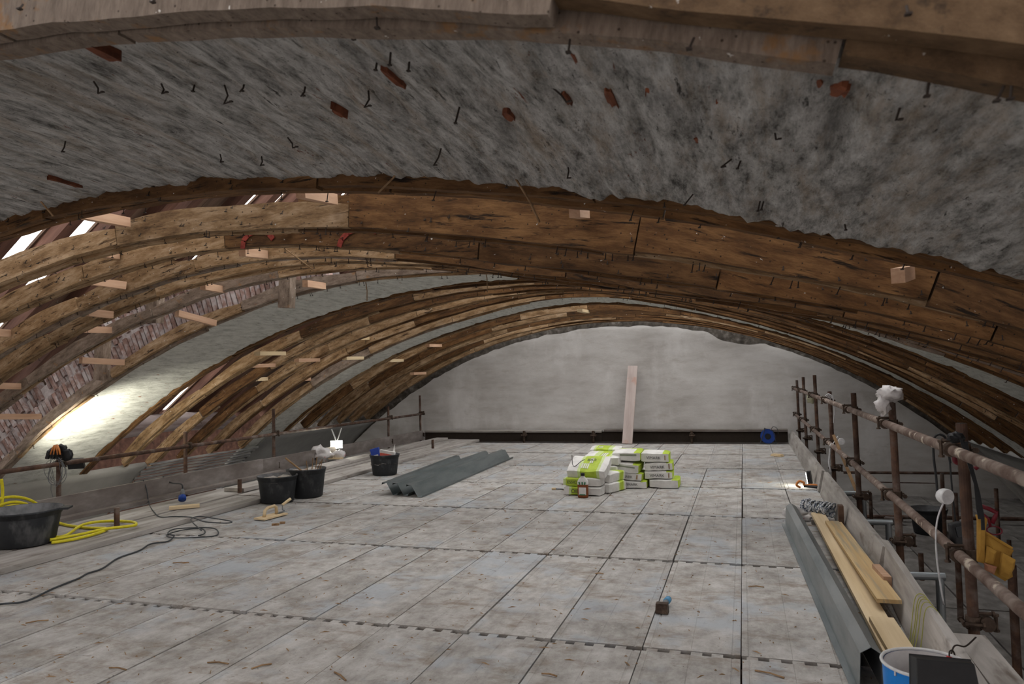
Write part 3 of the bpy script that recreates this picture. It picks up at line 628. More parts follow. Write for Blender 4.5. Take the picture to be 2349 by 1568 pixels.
for i, y in enumerate((11.74, 12.4, 13.05, 13.65, 14.25, 14.85)):
    rib(y, 0.13, lab3[i], -8.15, 4.4, 0.16, ('rib_pale', 'rib_pale', 'rib'), 1.5, 40+i, step=0.22, nails=30)

# red painted arcs on the fourth rib
def mark(pts, Y, w):
    b = B(); q = [atY(x, y, Y) for x, y in pts]
    for i in range(len(q)-1):
        a, c = q[i], q[i+1]; d = (c-a).normalized(); nn = Vector((-d.z, 0, d.x))*w/2
        b.prism([(0, 0), (1, 0), (1, 1), (0, 1)], lambda u, v, a=a, c=c, nn=nn: a+(c-a)*u-nn+nn*2*v, lambda u, v, a=a, c=c, nn=nn: a+(c-a)*u-nn+nn*2*v+Vector((0, 0.006, 0)))
    return b
# (kept on the rib's front face as thin coats of paint)
ribmark = [o for o in bpy.data.objects if o.get('label', '') == 'timber rib with red painted marks in the open bay'][0]
link('paint_mark', mark([(556, 570), (558, 552), (568, 538), (582, 531), (600, 530), (615, 535), (626, 548)], 4.125, 0.035), M['redpaint'], ribmark)
link('paint_mark', mark([(777, 566), (783, 548), (798, 533), (820, 522), (850, 520), (864, 532)], 4.125, 0.035), M['redpaint'], ribmark)

# new-wood spacer blocks between ribs
spc = [(165, 486, 3.22, 292, 510, 3.68, 'upper left, from the second rib to the third'), (690, 441, 3.22, 766, 458, 3.68, 'just left of the crown below the near plaster'), (210, 576, 3.86, 268, 585, 4.12, 'left, under the third rib'),
       (586, 514, 3.86, 662, 526, 4.12, 'beside the left red painted mark'), (145, 636, 4.28, 288, 655, 4.62, 'long one at left above the grey purlin'), (556, 578, 4.28, 608, 584, 4.62, 'under the left red painted mark'),
       (180, 755, 5.1, 263, 757, 5.44, 'left, ending on the grey dusty rib'), (465, 656, 5.1, 510, 664, 5.44, 'below the fourth rib left of centre'), (405, 718, 5.58, 492, 741, 6.05, 'in front of the brick arch, highest there'), (185, 826, 5.58, 282, 831, 6.05, 'in front of the brick arch, middle one'),
       (-20, 955, 5.58, 92, 955, 6.05, 'in front of the brick arch, lowest at far left'), (-20, 884, 5.1, 54, 886, 5.44, 'far left edge, second from the bottom'), (200, 716, 4.75, 256, 722, 4.97, 'left, between two tan ribs'),
       (1083, 526, 3.86, 1130, 533, 4.12, 'right of the crown over the red-marked rib'), (1318, 484, 3.22, 1342, 488, 3.68, 'small end right of the crown on the third rib'), (2060, 632, 3.22, 2085, 625, 3.68, 'pale one on the right below the second rib'),
       (-15, 762, 4.28, 18, 764, 4.62, 'far left edge above the others'), (700, 650, 5.58, 742, 656, 6.05, 'grey one near the crown end of the brick arch')]
for (x0, y0, Y0, x1, y1, Y1, lab) in spc:
    a = atY(x0, y0, Y0); c = atY(x1, y1, Y1); d = c-a
    plank('spacer_block', a-Vector((0, 0, .03)), c-Vector((0, 0, .03)), 0.05, 0.06, M['new_wood'], label='pale new wood spacer block: '+lab, cat='wood block', group='spacer blocks between the ribs')
for i, (px, py, Y0) in enumerate(((590, 815, 7.75), (575, 843, 8.4), (560, 875, 9.0), (680, 830, 9.0), (800, 778, 9.6), (665, 875, 10.25), (790, 825, 10.25), (980, 795, 11.9), (890, 830, 11.9), (945, 860, 12.6), (1330, 715, 12.0))):
    a = atY(px, py, Y0); plank('spacer_block', a, a+Vector((0.03, 0.5, 0.01)), 0.09, 0.05, M['pine'] if i % 2 == 0 else M['new_wood'],
        label='small wedge of new wood between the far ribs, '+['highest one just past the lit plaster', 'second down past the lit plaster', 'third down past the lit plaster', 'beside a light-topped rib', 'pale one under the narrow plaster strip', 'left of the narrow plaster strip, low', 'left of the narrow plaster strip, mid-height', 'right of the narrow plaster strip, high', 'right of the narrow plaster strip, low', 'lowest among the last ribs', 'at the far crown'][i], cat='wood block', group='spacer blocks between the far ribs')

# ================================================================== LEFT SIDE
for i, (x, y0, y1, z, w, lab) in enumerate(((-5.74, 2.6, 7.55, 0.0, 0.47, 'long grey board along the left deck edge, nearest the camera'), (-5.75, 7.6, 11.2, 0.0, 0.47, 'grey board along the left deck edge, behind the pair of black tubs'), (-5.77, 11.25, 15.0, 0.0, 0.47, 'grey board along the left deck edge, reaching the far toe board'),
        (-6.28, 2.6, 9.0, 0.004, 0.52, 'wide grey board between the edge board and left toe board, nearer one'), (-6.28, 9.05, 15.0, 0.004, 0.52, 'wide grey board between the edge board and left toe board, farther one'),
        (-6.16, 7.75, 9.4, 0.055, 0.30, 'short upper board on the left walkway beside the black tub'), (-6.3, 9.5, 11.6, 0.055, 0.28, 'upper board on the left walkway under the white bag'), (-6.32, 11.7, 14.8, 0.055, 0.26, 'upper board on the left walkway past the lone black tub'))):
    plank('scaffold_board', (x, y0, z+0.003), (x, y1, z+0.003), w, 0.045, M['board'], nseg=6, rough=0.008, seed=i, label=lab, cat='board')
plank('toe_board', (-6.82, 4.4, 0.07), (-6.78, 9.15, 0.07), 0.035, 0.225, M['board_dark'], nseg=5, rough=0.006, label='near dark mortar-stained toe board of the left rail', cat='toe board')
plank('toe_board', (-6.9, 8.85, 0.055), (-6.92, 15.05, 0.02), 0.035, 0.215, M['board_dark'], nseg=5, rough=0.006, label='far brown toe board of the left rail behind the hanging lamp', cat='toe board')
plank('under_board', (-6.72, 4.4, 0.055), (-6.68, 9.5, 0.055), 0.12, 0.04, M['board_dark'], label='narrow dark board lying along the foot of the near left toe board', cat='board')

def coupler(b, p, ax=Vector((0, 1, 0)), s=1.0):
    p = Vector(p); up = Vector((0, 0, 1)); side = ax.cross(up)
    b.tube([p-up*0.03*s, p+up*0.03*s], 0.034*s, 10); q = p-side*0.052*s
    b.tube([q-ax*0.03*s, q+ax*0.03*s], 0.034*s, 10)
    for k, (d, o) in enumerate(((up, q+side*0.0+ax*0.0-side*0.04*s), (ax, p+side*0.045*s), (side, p+ax*0.043*s+up*0.0), (side, q+up*0.043*s))):
        b.tube([o-d*0.034*s, o+d*0.04*s], 0.0085*s, 6); b.tube([o+d*0.034*s, o+d*0.046*s], 0.014*s, 6); b.tube([o-d*0.036*s, o-d*0.026*s], 0.015*s, 6)
    return b
def pole(name, x, y, z0, z1, lab, coups=(), r=0.0242, lean=(0, 0), m='rust', side=1, group=None, cat='scaffold post'):
    root = thing(name, lab, cat, (x, y, z0), group)
    b = B(); top = Vector((x+lean[0], y+lean[1], z1)); bot = Vector((x, y, z0)); n = 14
    b.tube([bot, bot*0.5+top*0.5, top], r, n); link('tube', b, M[m], root, smooth=False)
    b = B(); b.tube([top, top+Vector((0, 0, 0.002))], r*0.8, n); link('bore', b, M['black'], root)
    for (zz, a) in coups:
        b = B(); k = (zz-z0)/(z1-z0); coupler(b, bot+(top-bot)*k, Vector((0, a, 0))); link('coupler', b, M['clamp'], root)
    return root
XL = -6.98
LP = [(5.98, 0.72, 'left rail post nearest the camera, with gloves hung on it'), (7.83, 0.80, 'left rail post in front of the lath panel'), (9.71, 1.0, 'left rail post beside the dark grey lining, taller'), (13.55, 0.85, 'thin left rail post beyond the hanging lamp'), (15.1, 1.02, 'farthest left rail post, against the end wall')]
for (y, zt, lab) in LP:
    pole('scaffold_post', XL, y, -0.9, zt, lab, [(0.615, -1), (0.13, -1)])
b = B(); b.tube([(XL+0.052, 2.4, 0.62), (XL+0.052, 8, 0.615), (XL+0.052, 15.2, 0.605)], 0.0242, 14)
solo('guard_rail', b, M['rust'], 'long rusty tube guard rail along the left side', 'guard rail', smooth=True)
for i, (px, py, hh, lab) in enumerate(((268, 1212, .20, 'short rusty tube stub on the left walkway beside the yellow hose'), (550, 1130, .17, 'short rusty tube stub on the left walkway beside the black tubs'), (993, 1028, .17, 'small stub on the far left walkway near the far toe board'), (1072, 1006, .16, 'small rusty stub with coupler at the left end of the far toe board'))):
    p = atZ(px, py, 0.05); b = B(); b.tube([p, p+Vector((0, 0, hh))], 0.026, 12); solo('tube_stub', b, M['rust'], lab, 'tube stub')

# black mortar tubs
def tub(c, r, h, lab, fill=None, lug=0.0, m='rubber', tilt=0):
    root = thing('mortar_tub', lab, 'tub', c); c = Vector(c); b = B()
    rb = r*0.80
    b.lathe(c, [(0.001, 0.004), (rb-0.02, 0.0), (rb, 0.012), (r*0.93, h*0.80), (r*0.935, h*0.83), (r*0.96, h*0.84), (r*0.975, h*0.93), (r, h*0.94), (r*1.01, h*0.97), (r, h), (r*0.965, h*0.995)], 36); link('shell', b, M[m], root, smooth=True)
    b = B(); b.lathe(c, [(r*0.965, h*0.995), (r*0.92, h*0.80), (rb*0.95, 0.02), (0.001, 0.015)], 36); link('inside', b, M['rubber_in'], root, smooth=True)
    if lug:
        for a in (lug, lug+math.pi):
            Mx = Matrix.Rotation(a, 3, 'Z'); b = B(); b.box(c+Mx @ Vector((r+0.03, 0, h*0.965)), (0.07, 0.13, 0.018), Mx); link('lug', b, M[m], root)
    if fill:
        b = B(); k = len(b.v); n = 20; nr = 6
        for i in range(nr+1):
            for j in range(n):
                a = 2*math.pi*j/n; rr = r*0.94*i/nr; p = Vector((rr*math.cos(a), rr*math.sin(a), 0)); b.v.append((c.x+p.x, c.y+p.y, c.z+h*fill+0.05*mnoise.noise(p*9+c)+0.02*mnoise.noise(p*30)))
        for i in range(nr):
            for j in range(n): b.f.append([i*n+j, (i+1)*n+j, (i+1)*n+(j+1) % n, i*n+(j+1) % n]); b.m.append(0)
        link('rubble_fill', b, M['mortar'], root, smooth=True)
    return root
tub(atZ(52, 1246, 0.055), 0.315, 0.305, 'large dusty black tub at far left beside the yellow hose', lug=0.55)
tub(atZ(637, 1150, 0.003), 0.235, 0.315, 'dusty black tub of rubble, front one of the pair by the left walkway', fill=0.86)
tub(atZ(706, 1138, 0.003), 0.225, 0.35, 'black tub with twigs, rear one of the pair by the left walkway', fill=0.9)
tub(atZ(883, 1088, 0.003), 0.222, 0.305, 'black tub holding blue and red paper packs, alone by the left walkway', fill=0.55)
# packs inside the lone tub
c = atZ(883, 1088, 0.0)
b = B(); Mx = Matrix.Rotation(0.3, 3, 'Z') @ Matrix.Rotation(-0.25, 3, 'Y'); b.box(c+Vector((-.10, -.06, .27)), (0.13, 0.07, 0.26), Mx, 0); b.box(c+Vector((-.095, -.101, .24)), (0.10, 0.004, 0.12), Mx, 1)
solo('paper_pack', b, [M['bluebox'], M['bagwhite']], 'blue and white paper pack standing in the lone black tub', 'pack')
b = B(); Mx = Matrix.Rotation(0.15, 3, 'Y'); b.box(c+Vector((.06, -.05, .24)), (0.24, 0.05, 0.24), Mx, 0); b.box(c+Vector((.055, -.078, .27)), (0.19, 0.004, 0.10), Mx, 1)
n0 = len(b.v); b.v += [tuple(c+Vector(q)) for q in ((.13, -.03, .28), (.19, -.03, .28), (.185, -.02, .46), (.16, -.02, .40))]; b.f.append([n0, n0+1, n0+2, n0+3]); b.m.append(0)
solo('paper_pack', b, [M['bagwhite'], M['redprint']], 'red and white torn paper sack sticking out of the lone black tub', 'pack')
# twigs in the rear tub
c = atZ(706, 1138, 0.0)
for i, (dx, dy, hh, lx) in enumerate(((0.05, 0.02, .16, .01), (0.08, 0.05, .17, .02), (0.13, 0.0, .12, .05), (0.02, -.03, .13, -.02), (0.15, 0.04, .14, .03))):
    b = B(); p = c+Vector((dx, dy, 0.31)); b.tube([p, p+Vector((lx, .01, hh))], 0.006, 5); solo('twig', b, M['straw'], ['first short twig in the rear black tub, left of the two tall ones', 'tallest straight twig in the rear black tub', 'twig slanting right in the rear black tub', 'small twig slanting left in the rear black tub', 'rightmost twig at the rim of the rear black tub'][i], 'twig', 'twigs in the rear black tub')
b = B(); b.tube([c+Vector((-.02, -.1, .33)), c+Vector((-.30, -.02, .47))], 0.011, 6); solo('twig', b, M['straw'], 'long brown stick leaning out of the rear black tub to the left', 'twig')

# yellow hose
def floor_path(px, z): return [atZ(x, y, z) for x, y in px]
def smooth_path(p, k=6, closed=False):
    out = []; n = len(p)
    for i in range(n if closed else n-1):
        p0, p1, p2, p3 = (p[(i-1) % n] if closed or i > 0 else p[0]), p[i % n], p[(i+1) % n], (p[(i+2) % n] if closed or i < n-2 else p[n-1])
        for j in range(k):
            t = j/k; out.append(0.5*((2*p1)+(p2-p0)*t+(2*p0-5*p1+4*p2-p3)*t*t+(3*p1-p0-3*p2+p3)*t**3))
    if not closed: out.append(p[-1])
    return out
b = B(); Xh = -6.62
up = [atX(x, y, Xh) for x, y in ((3, 1098), (6, 1125), (4, 1160), (2, 1200))]
b.tube(smooth_path(up), 0.014, 8)
for arc, Xq in (([(-30, 1158), (-5, 1145), (25, 1139), (55, 1142), (78, 1151), (94, 1166), (98, 1190)], -6.62), ([(-25, 1172), (0, 1158), (28, 1151), (52, 1153), (68, 1161), (76, 1180)], -6.6), ([(-20, 1185), (5, 1166), (30, 1159), (48, 1161), (60, 1175)], -6.58)):
    b.tube(smooth_path([atX(x, y, Xq) for x, y in arc]), 0.014, 8)
b.tube(smooth_path(floor_path([(118, 1192), (150, 1203), (200, 1210), (245, 1212), (225, 1222), (170, 1236), (118, 1244)], 0.068)), 0.014, 8)
b.tube(smooth_path(floor_path([(116, 1231), (150, 1228), (190, 1203), (240, 1195), (300, 1196), (312, 1203), (290, 1207), (240, 1213), (180, 1226), (114, 1238)], 0.085)), 0.014, 8)
solo('garden_hose', b, M['yellow'], 'yellow hose coiled behind and beside the large left tub', 'hose', smooth=True)
# cables on the floor at left
b = B(); b.tube(smooth_path(floor_path([(-40, 1392), (0, 1385), (60, 1378), (120, 1350), (180, 1326), (200, 1315), (235, 1303), (270, 1280), (320, 1262), (345, 1247), (385, 1241), (400, 1228)], 0.012)), 0.007, 6)
b.tube(smooth_path(floor_path([(400, 1228), (385, 1222), (400, 1213), (440, 1210), (490, 1211), (500, 1225), (470, 1231), (400, 1233), (383, 1226), (420, 1215), (462, 1212), (470, 1222), (455, 1228)], 0.016)), 0.006, 6)
b.tube(smooth_path(floor_path([(462, 1216), (438, 1192), (455, 1184), (490, 1188), (530, 1195), (520, 1199), (470, 1196), (440, 1186), (400, 1184), (368, 1185), (352, 1172), (342, 1155)], 0.058)+[Vector((-6.76, 6.95, 0.20)), Vector((-6.79, 6.93, 0.31))]), 0.006, 6)
solo('extension_cable', b, M['cable'], 'dark grey cable snaking over the deck at left with a loose coil', 'cable', smooth=True)
b = B(); p = atZ(418, 1146, 0.085); d = Vector((-0.05, 0.06, 0.085)); b.tube([p, p+d*0.45], 0.042, 12, 0); b.tube([p+d*0.45, p+d*1.25], 0.034, 12, 1, r2=0.018); b.tube(smooth_path([p+d*1.25, p+d*1.7+Vector((-.02, 0, .02)), Vector((-6.76, 7.33, 0.22)), Vector((-6.8, 7.25, 0.305))]), 0.008, 6, 2)
solo('power_plug', b, [M['blue'], M['cable_lt'], M['cable']], 'blue industrial plug on a black cable hanging over the left toe board', 'plug', smooth=True)
a = atZ(388, 1168, 0.055); c = atZ(458, 1162, 0.055); plank('wood_offcut', a, c, 0.085, 0.032, M['pine'], label='short yellow wood offcut on the left walkway', cat='offcut')
# plastering float and trowel
a = atZ(590, 1194, 0.005); c = atZ(652, 1178, 0.005); mid = (a+c)/2; d = (c-a).normalized(); Mx = frame(mid, d); R3 = Mx.to_3x3()
root = thing('plastering_float', 'pale wooden plastering float with arched handle on the deck by the tubs', 'float', mid)
b = B(); b.box(mid+Vector((0, 0, .012)), (0.34, 0.15, 0.016), R3); link('blade', b, M['pine'], root)
b = B(); b.tube([mid+R3 @ Vector(q) for q in ((-.10, 0, .02), (-.085, 0, .085), (-.05, 0, .105), (.05, 0, .112), (.075, 0, .095), (.085, 0, .02))], 0.017, 8); link('handle', b, M['pine'], root, smooth=True)
root = thing('margin_trowel', 'small trowel with pale handle leaning on the plastering float', 'trowel', mid+d*0.19)
b = B(); q = mid+d*0.17; b.tube([q+Vector((0, 0, .10)), q+d*0.10+Vector((.02, .0, .15))], 0.016, 8); link('handle', b, M['pine'], root, smooth=True)
b = B(); b.tube([q+Vector((0, 0, .10)), q+Vector((0, 0, .05)), q+d*0.03+Vector((0, 0, .035))], 0.006, 6); link('tang', b, M['galv'], root)
b = B(); b.box(q+d*0.0+Vector((0, -.03, .026)), (0.14, 0.05, 0.003), R3); link('blade', b, M['galv'], root)
for i, (px, py) in enumerate(((632, 1205), (648, 1201))):
    p = atZ(px, py, 0.0); b = B(); b.box(p+Vector((0, 0, .012)), (0.07-0.02*i, 0.025, 0.02), Matrix.Rotation(0.4, 3, 'Z')); solo('wood_chip', b, M['straw'], ['larger brown wood chip in front of the plastering float', 'smaller brown wood chip in front of the plastering float'][i], 'chip')
# gloves, wire and lamps on the left rail
gp = Vector((XL+0.03, 5.98, 0.66))
root = thing('work_gloves', 'pair of black work gloves with orange backs on the near left rail post', 'gloves', gp)
b = B()
for i, (dx, dz, ln, an) in enumerate(((-.13, .02, .13, -.5), (-.10, .04, .15, -.3), (-.06, .05, .15, -.12), (-.02, .05, .15, .05), (.02, .04, .13, .2))):
    t = gp+Vector((dx*0.45, -.035, .12)); e = gp+Vector((dx*1.05, -.055-.01*(i % 2), .015)); b.tube([t, (t+e)/2+Vector((0, -.02, .02)), e], 0.021, 8, 0, r2=0.016)
b.blob(gp+Vector((.0, .0, .10)), 0.085, 8, 3, 0.12, (0.95, 0.5, 0.75)); b.blob(gp+Vector((.10, -.01, .05)), 0.075, 8, 8, 0.16, (1.05, 0.5, 0.8)); link('black_palm', b, M['black'], root, smooth=True)
b = B(); 
for dx, ex in ((-.02, -.05), (0.0, -.005), (.02, .05), (.04, .085)):
    b.tube([gp+Vector((dx*0.4-.01, -.055, .155)), gp+Vector(((dx+ex)*.5, -.075, .11)), gp+Vector((ex, -.082, .06))], 0.014, 7, r2=0.007)
link('orange_back', b, M['orange'], root, smooth=True)
b = B()
for i in range(6):
    c = gp+Vector((-.01+random.uniform(-.02, .02), -.05, -.12)); rx = 0.10+random.uniform(-.03, .03); rz = .13+random.uniform(-.03, .04); tl = random.uniform(-.4, .4)
    b.tube([c+Vector((rx*math.cos(a), 0.02*math.sin(a*2+i), rz*math.sin(a)+tl*0.05*math.cos(a))) for a in np.linspace(0, 2*math.pi, 26)[:-1]], 0.0028, 5, closed=True)
b.tube([gp+Vector((-.09, -.04, -.18)), gp+Vector((-.09, -.04, -.32)), gp+Vector((-.06, -.04, -.4)), gp+Vector((-.13, -.04, -.45))], 0.0028, 5)
solo('tie_wire', b, M['cable_lt'], 'coil of thin tie wire hanging on the near left rail post', 'wire', smooth=True)
def lamp(pos, aim, lab, size=(0.20, 0.13), power=60, spot=math.radians(110)):
    pos = Vector(pos); d = (Vector(aim)-pos).normalized(); Mx = frame(pos, d.cross(Vector((0, 0, 1))).normalized()*-1, Vector((0, 0, 1)))
    x = d.cross(Vector((0, 0, 1))).normalized(); z = x.cross(d); R3 = Matrix((x, d, z)).transposed()
    root = thing('led_work_lamp', lab, 'lamp', pos-Vector((0, 0, size[1]/2)))
    b = B(); b.box(pos-d*0.025, (size[0]+0.02, 0.045, size[1]+0.02), R3); link('housing', b, M['black'], root)
    b = B(); b.box(pos+d*0.001, (size[0], 0.006, size[1]), R3); link('led_panel', b, M['led'], root)
    ld = bpy.data.lights.new('led_beam', 'SPOT'); ld.energy = power; ld.color = (1.0, 0.96, 0.80); ld.spot_size = spot; ld.spot_blend = 0.8; ld.shadow_soft_size = 0.06
    lo = bpy.data.objects.new('led_beam', ld); COL.objects.link(lo); lo.parent = root
    lo.matrix_basis = Matrix.Translation(pos+d*0.02-Vector(root.location)) @ d.to_track_quat('-Z', 'Y').to_matrix().to_4x4()
    return root
lp = atX(772, 1019, XL+0.10)
lamp(lp, Vector((-3.5, 5.0, 0.2)), 'lit LED work lamp hanging under the left rail on white straps', power=18)
b = B(); rl = atX(772, 984, XL+0.10)
b.tube([rl+Vector((-.10, 0, .0)), lp+Vector((-.02, 0, .10)), lp+Vector((-.01, 0, .07))], 0.012, 6); b.tube([rl+Vector((.10, 0, .02)), lp+Vector((.03, 0, .10)), lp+Vector((.01, 0, .07))], 0.009, 6)
solo('white_strap', b, M['white'], 'white strap holding the lit lamp under the left rail', 'strap')
sp = hit(185, 962, 0.0)
lamp(Vector((XL-0.06, 6.25, 0.60)), sp+Vector((0.0, 0.25, 0.1)), 'LED work lamp behind the gloves, lighting the plaster at left', size=(0.14, 0.10), power=115, spot=math.radians(120))
b = B(); p = atZ(742, 1052, 0.10); b.blob(p+Vector((-.05, 0, .08)), 0.17, 10, 5, 0.3, (1.2, 0.7, 0.75), 3.0); b.blob(p+Vector((.24, .1, .06)), 0.10, 8, 9, 0.3, (1.2, .7, .8), 3.0)
solo('plastic_bag', b, M['film'], 'white plastic bag lying below the hanging lamp at left', 'bag', smooth=True)
a = atZ(757, 1052, 0.10); plank('wood_offcut', a, a+Vector((.22, .0, .0)), 0.12, 0.02, M['pine'], label='small yellow wood offcut beside the white bag under the lamp', cat='offcut')

# ================================================================== FAR END
plank('toe_board', (-6.85, 15.08, 0.005), (-2.85, 15.08, 0.005), 0.045, 0.185, M['toe_gap_shade'], nseg=4, rough=0.006, label='far end toe board coloured as a shaded gap, left half', cat='toe board')
plank('toe_board', (-2.9, 15.12, 0.005), (0.78, 15.08, 0.005), 0.045, 0.205, M['toe_gap_shade'], nseg=4, rough=0.006, label='far end toe board coloured as a shaded gap, right half behind the leaning plank', cat='toe board')
plank('capping_board', (-6.85, 15.13, 0.195), (-2.85, 15.13, 0.195), 0.20, 0.042, M['board'], nseg=4, rough=0.006, label='grey board lying on top of the far toe board, left half', cat='board')
plank('capping_board', (-2.8, 15.15, 0.215), (0.78, 15.13, 0.215), 0.20, 0.042, M['board_dark'], nseg=4, rough=0.006, label='brown board lying on top of the far toe board, right half', cat='board')
for i, (px, py) in enumerate(((1195, 1002), (1358, 1004), (1587, 1003))):
    b = B(); p = atZ(px, 1016, 0.0); p = Vector((p.x, 14.93, 0.15)); coupler(b, p, Vector((1, 0, 0)), 1.2); b.tube([p-Vector((0, 0, .17)), p+Vector((0, 0, .09))], 0.026, 10)
    solo('scaffold_coupler', b, M['clamp'], ['coupler on the far toe board, left of the leaning plank and farther', 'coupler on the far toe board just left of the leaning plank', 'coupler on the far toe board right of the leaning plank'][i], 'coupler')
a = atZ(1439, 1018, 0.003); t = atY(1452, 840, 15.22)
plank('leaning_plank', a, t, 0.20, 0.04, M['pinkboard'], up=Vector((0, -1, 0.2)), label='pinkish-grey plank leaning upright against the end wall', cat='plank')
# blue cable reel
p = atZ(1762, 1018, 0.0); root = thing('cable_reel', 'blue cable reel on a wire stand before the far toe board', 'cable reel', p)
RX = Matrix.Rotation(math.pi/2, 3, 'X') 
for dy in (-.045, .045):
    b = B(); b.lathe(p+Vector((0, dy, .15)), [(0.03, -0.004), (0.135, -0.004), (0.135, 0.004), (0.03, 0.004)], 24, RX); link('flange', b, M['blue'], root)
b = B(); b.lathe(p+Vector((0, 0, .15)), [(0.10, -0.045), (0.108, -.02), (0.10, 0), (.108, .02), (0.10, 0.045)], 24, RX); link('wound_cable', b, M['cable'], root)
b = B(); b.lathe(p+Vector((0, -.055, .15)), [(0.001, 0), (0.055, 0), (0.055, .01)], 20, RX); link('hub', b, M['black'], root)
b = B()
for dy in (-.07, .07): b.tube([p+Vector((-.14, dy, .012)), p+Vector((.15, dy, .012)), p+Vector((.10, dy, .25)), p+Vector((-.05, dy, .30)), p+Vector((-.14, dy, .012))], 0.009, 6)
b.tube([p+Vector((-.05, -.07, .30)), p+Vector((-.05, .07, .30))], 0.009, 6); link('stand', b, M['cable'], root)
b = B(); b.tube(smooth_path([p+Vector((.06, 0, .26)), p+Vector((.10, 0, .33)), p+Vector((.17, 0, .30)), p+Vector((.19, 0, .2))]), 0.006, 6); link('loose_cable', b, M['cable'], root)
p = atZ(1783, 1046, 0.003); b = B(); b.box(p+Vector((0, 0, .02)), (0.2, 0.1, 0.035), Matrix.Rotation(-0.6, 3, 'Z'), taper=0.8); solo('foam_block', b, M['pine'], 'small yellowish block lying on the far right of the deck', 'block')

# ================================================================== SACKS
def sack(c, L, Wd, Ht, rz=0, ry=0, rx=0, lab='', green=None, seed=0, text=None, stripe=None):
    side = green is not None and green[1] > 0.75
    root = thing('cement_sack', lab, 'sack', Vector(c), 'stack of sacks on the deck')
    R3 = Matrix.Rotation(rz, 3, 'Z') @ Matrix.Rotation(ry, 3, 'Y') @ Matrix.Rotation(rx, 3, 'X'); c = Vector(c)+Vector((0, 0, Ht/2)); b = B(); n = 14
    def P_(u, v, w):   # cube coords -> sack surface
        m = max(abs(u), abs(v)); k = 1-0.30*max(0, m-0.55)**1.5/0.3; 
        x = L/2*u*(1-0.05*v*v); y = Wd/2*v*(1-0.06*u*u); z = Ht/2*w*(1-0.26*max(abs(u)**8, 0.9*abs(v)**8))
        q = Vector((x, y, z)); q += Vector((0, 0, 1))*0.012*mnoise.noise(Vector((x*8, y*8, seed+w)))+Vector((0.005*mnoise.noise(Vector((y*12, z*12, seed))), 0, 0))
        return c+R3 @ q
    N = n+1
    for face in range(6):
        k0 = len(b.v)
        for i in range(N):
            for j in range(N):
                s_, t_ = -1+2*i/n, -1+2*j/n
                u, v, w = ((s_, t_, 1), (s_, -t_, -1), (s_, -1, t_), (-s_, 1, t_), (1, s_, t_), (-1, -s_, t_))[face]; b.v.append(tuple(P_(u, v, w)))
        for i in range(n):
            for j in range(n):
                s_, t_ = -1+2*(i+.5)/n, -1+2*(j+.5)/n
                u = (s_, s_, s_, -s_, 1, -1)[face]; mi = 0
                if side:
                    if face in (4, 3) or (face == 0 and u > 0.55) or (face == 0 and t_ > 0.5): mi = 1
                else:
                    if green and face < 4 and green[0] < u < green[1]: mi = 1
                    if green and face < 4 and green[1] <= u < green[1]+0.16 or (green and face < 4 and green[0]-0.16 < u <= green[0]): mi = 2
                b.f.append([k0+i*N+j, k0+(i+1)*N+j, k0+(i+1)*N+j+1, k0+i*N+j+1]); b.m.append(mi)
    link('paper_sack', b, [M['bagwhite'], M['baggreen'], M['baggreen_pale']], root, smooth=True)
    fr = lambda u, v, w: P_(u, v, w)
    def lettering(txt, u, v, w, size, X, Y, m='print'):
        cu = bpy.data.curves.new('lettering', 'FONT'); cu.body = txt; cu.size = size; cu.align_x = 'CENTER'; cu.align_y = 'CENTER'; cu.extrude = 0.0006
        tmp = bpy.data.objects.new('lettering', cu); me = bpy.data.meshes.new_from_object(tmp); bpy.data.objects.remove(tmp); o = bpy.data.objects.new('lettering', me); COL.objects.link(o); me.materials.clear(); me.materials.append(M[m]); o.parent = root
        X = (R3 @ Vector(X)).normalized(); Y = (R3 @ Vector(Y)).normalized(); Z = X.cross(Y); p = P_(u, v, w)+Z*0.006-Vector(root.location)
        o.matrix_basis = Matrix(((X.x, Y.x, Z.x, p.x), (X.y, Y.y, Z.y, p.y), (X.z, Y.z, Z.z, p.z), (0, 0, 0, 1)))
    if text:
        for t in text: lettering(*t)
    if stripe:
        for (u0, u1, w0, w1, fc, m) in stripe:
            bb = B(); 
            for (uu, ww) in ((u0, w0), (u1, w0), (u1, w1), (u0, w1)):
                q = P_(uu, -1, ww) if fc == 'front' else P_(uu, ww, 1); bb.v.append(tuple(q+(R3 @ (Vector((0, -0.005, 0)) if fc == 'front' else Vector((0, 0, 0.005))))))
            k = len(bb.v); bb.v += [tuple(Vector(q)+(R3 @ (Vector((0, .003, 0)) if fc == 'front' else Vector((0, 0, -.003))))) for q in bb.v]
            bb.f = [[0, 1, 2, 3], [7, 6, 5, 4], [0, 4, 5, 1], [1, 5, 6, 2], [2, 6, 7, 3], [3, 7, 4, 0]]; bb.m = [0]*6
            link('printed_stripe', bb, M[m], root)
    return root
FR = ((1, 0, 0), (0, 0, 1)); TP = ((1, 0, 0), (0, 1, 0))
chev = [(-.28+.10*k, -.22+.10*k, -.75, -.15, 'top', 'bagwhite') for k in range(4)]+[(.05+.10*k, .11+.10*k, -.1, .5, 'top', 'bagwhite') for k in range(2)]
Z_ = -0.05
sack((-1.85, 8.68, 0.00), .46, .42, .105, Z_, 0, 0, 'white and green sack at the bottom of the left stack, behind the bottle', (-.62, .15), 1, [('OIB', -.35, -1, 0, .065, *FR)])
sack((-1.86, 8.70, 0.103), .46, .42, .10, Z_, 0, 0, 'green-fronted sack second from the bottom of the left stack', (-.82, .1), 2, [('ESSICC', -.42, -1, 0, .05, *FR)])
sack((-1.81, 8.72, 0.245), .48, .40, .125, Z_, 0, 0.36, 'tilted white and green sack facing the camera on the left stack', (-.28, .55), 3, [('BIO', .12, .25, 1, .07, *TP)], chev)
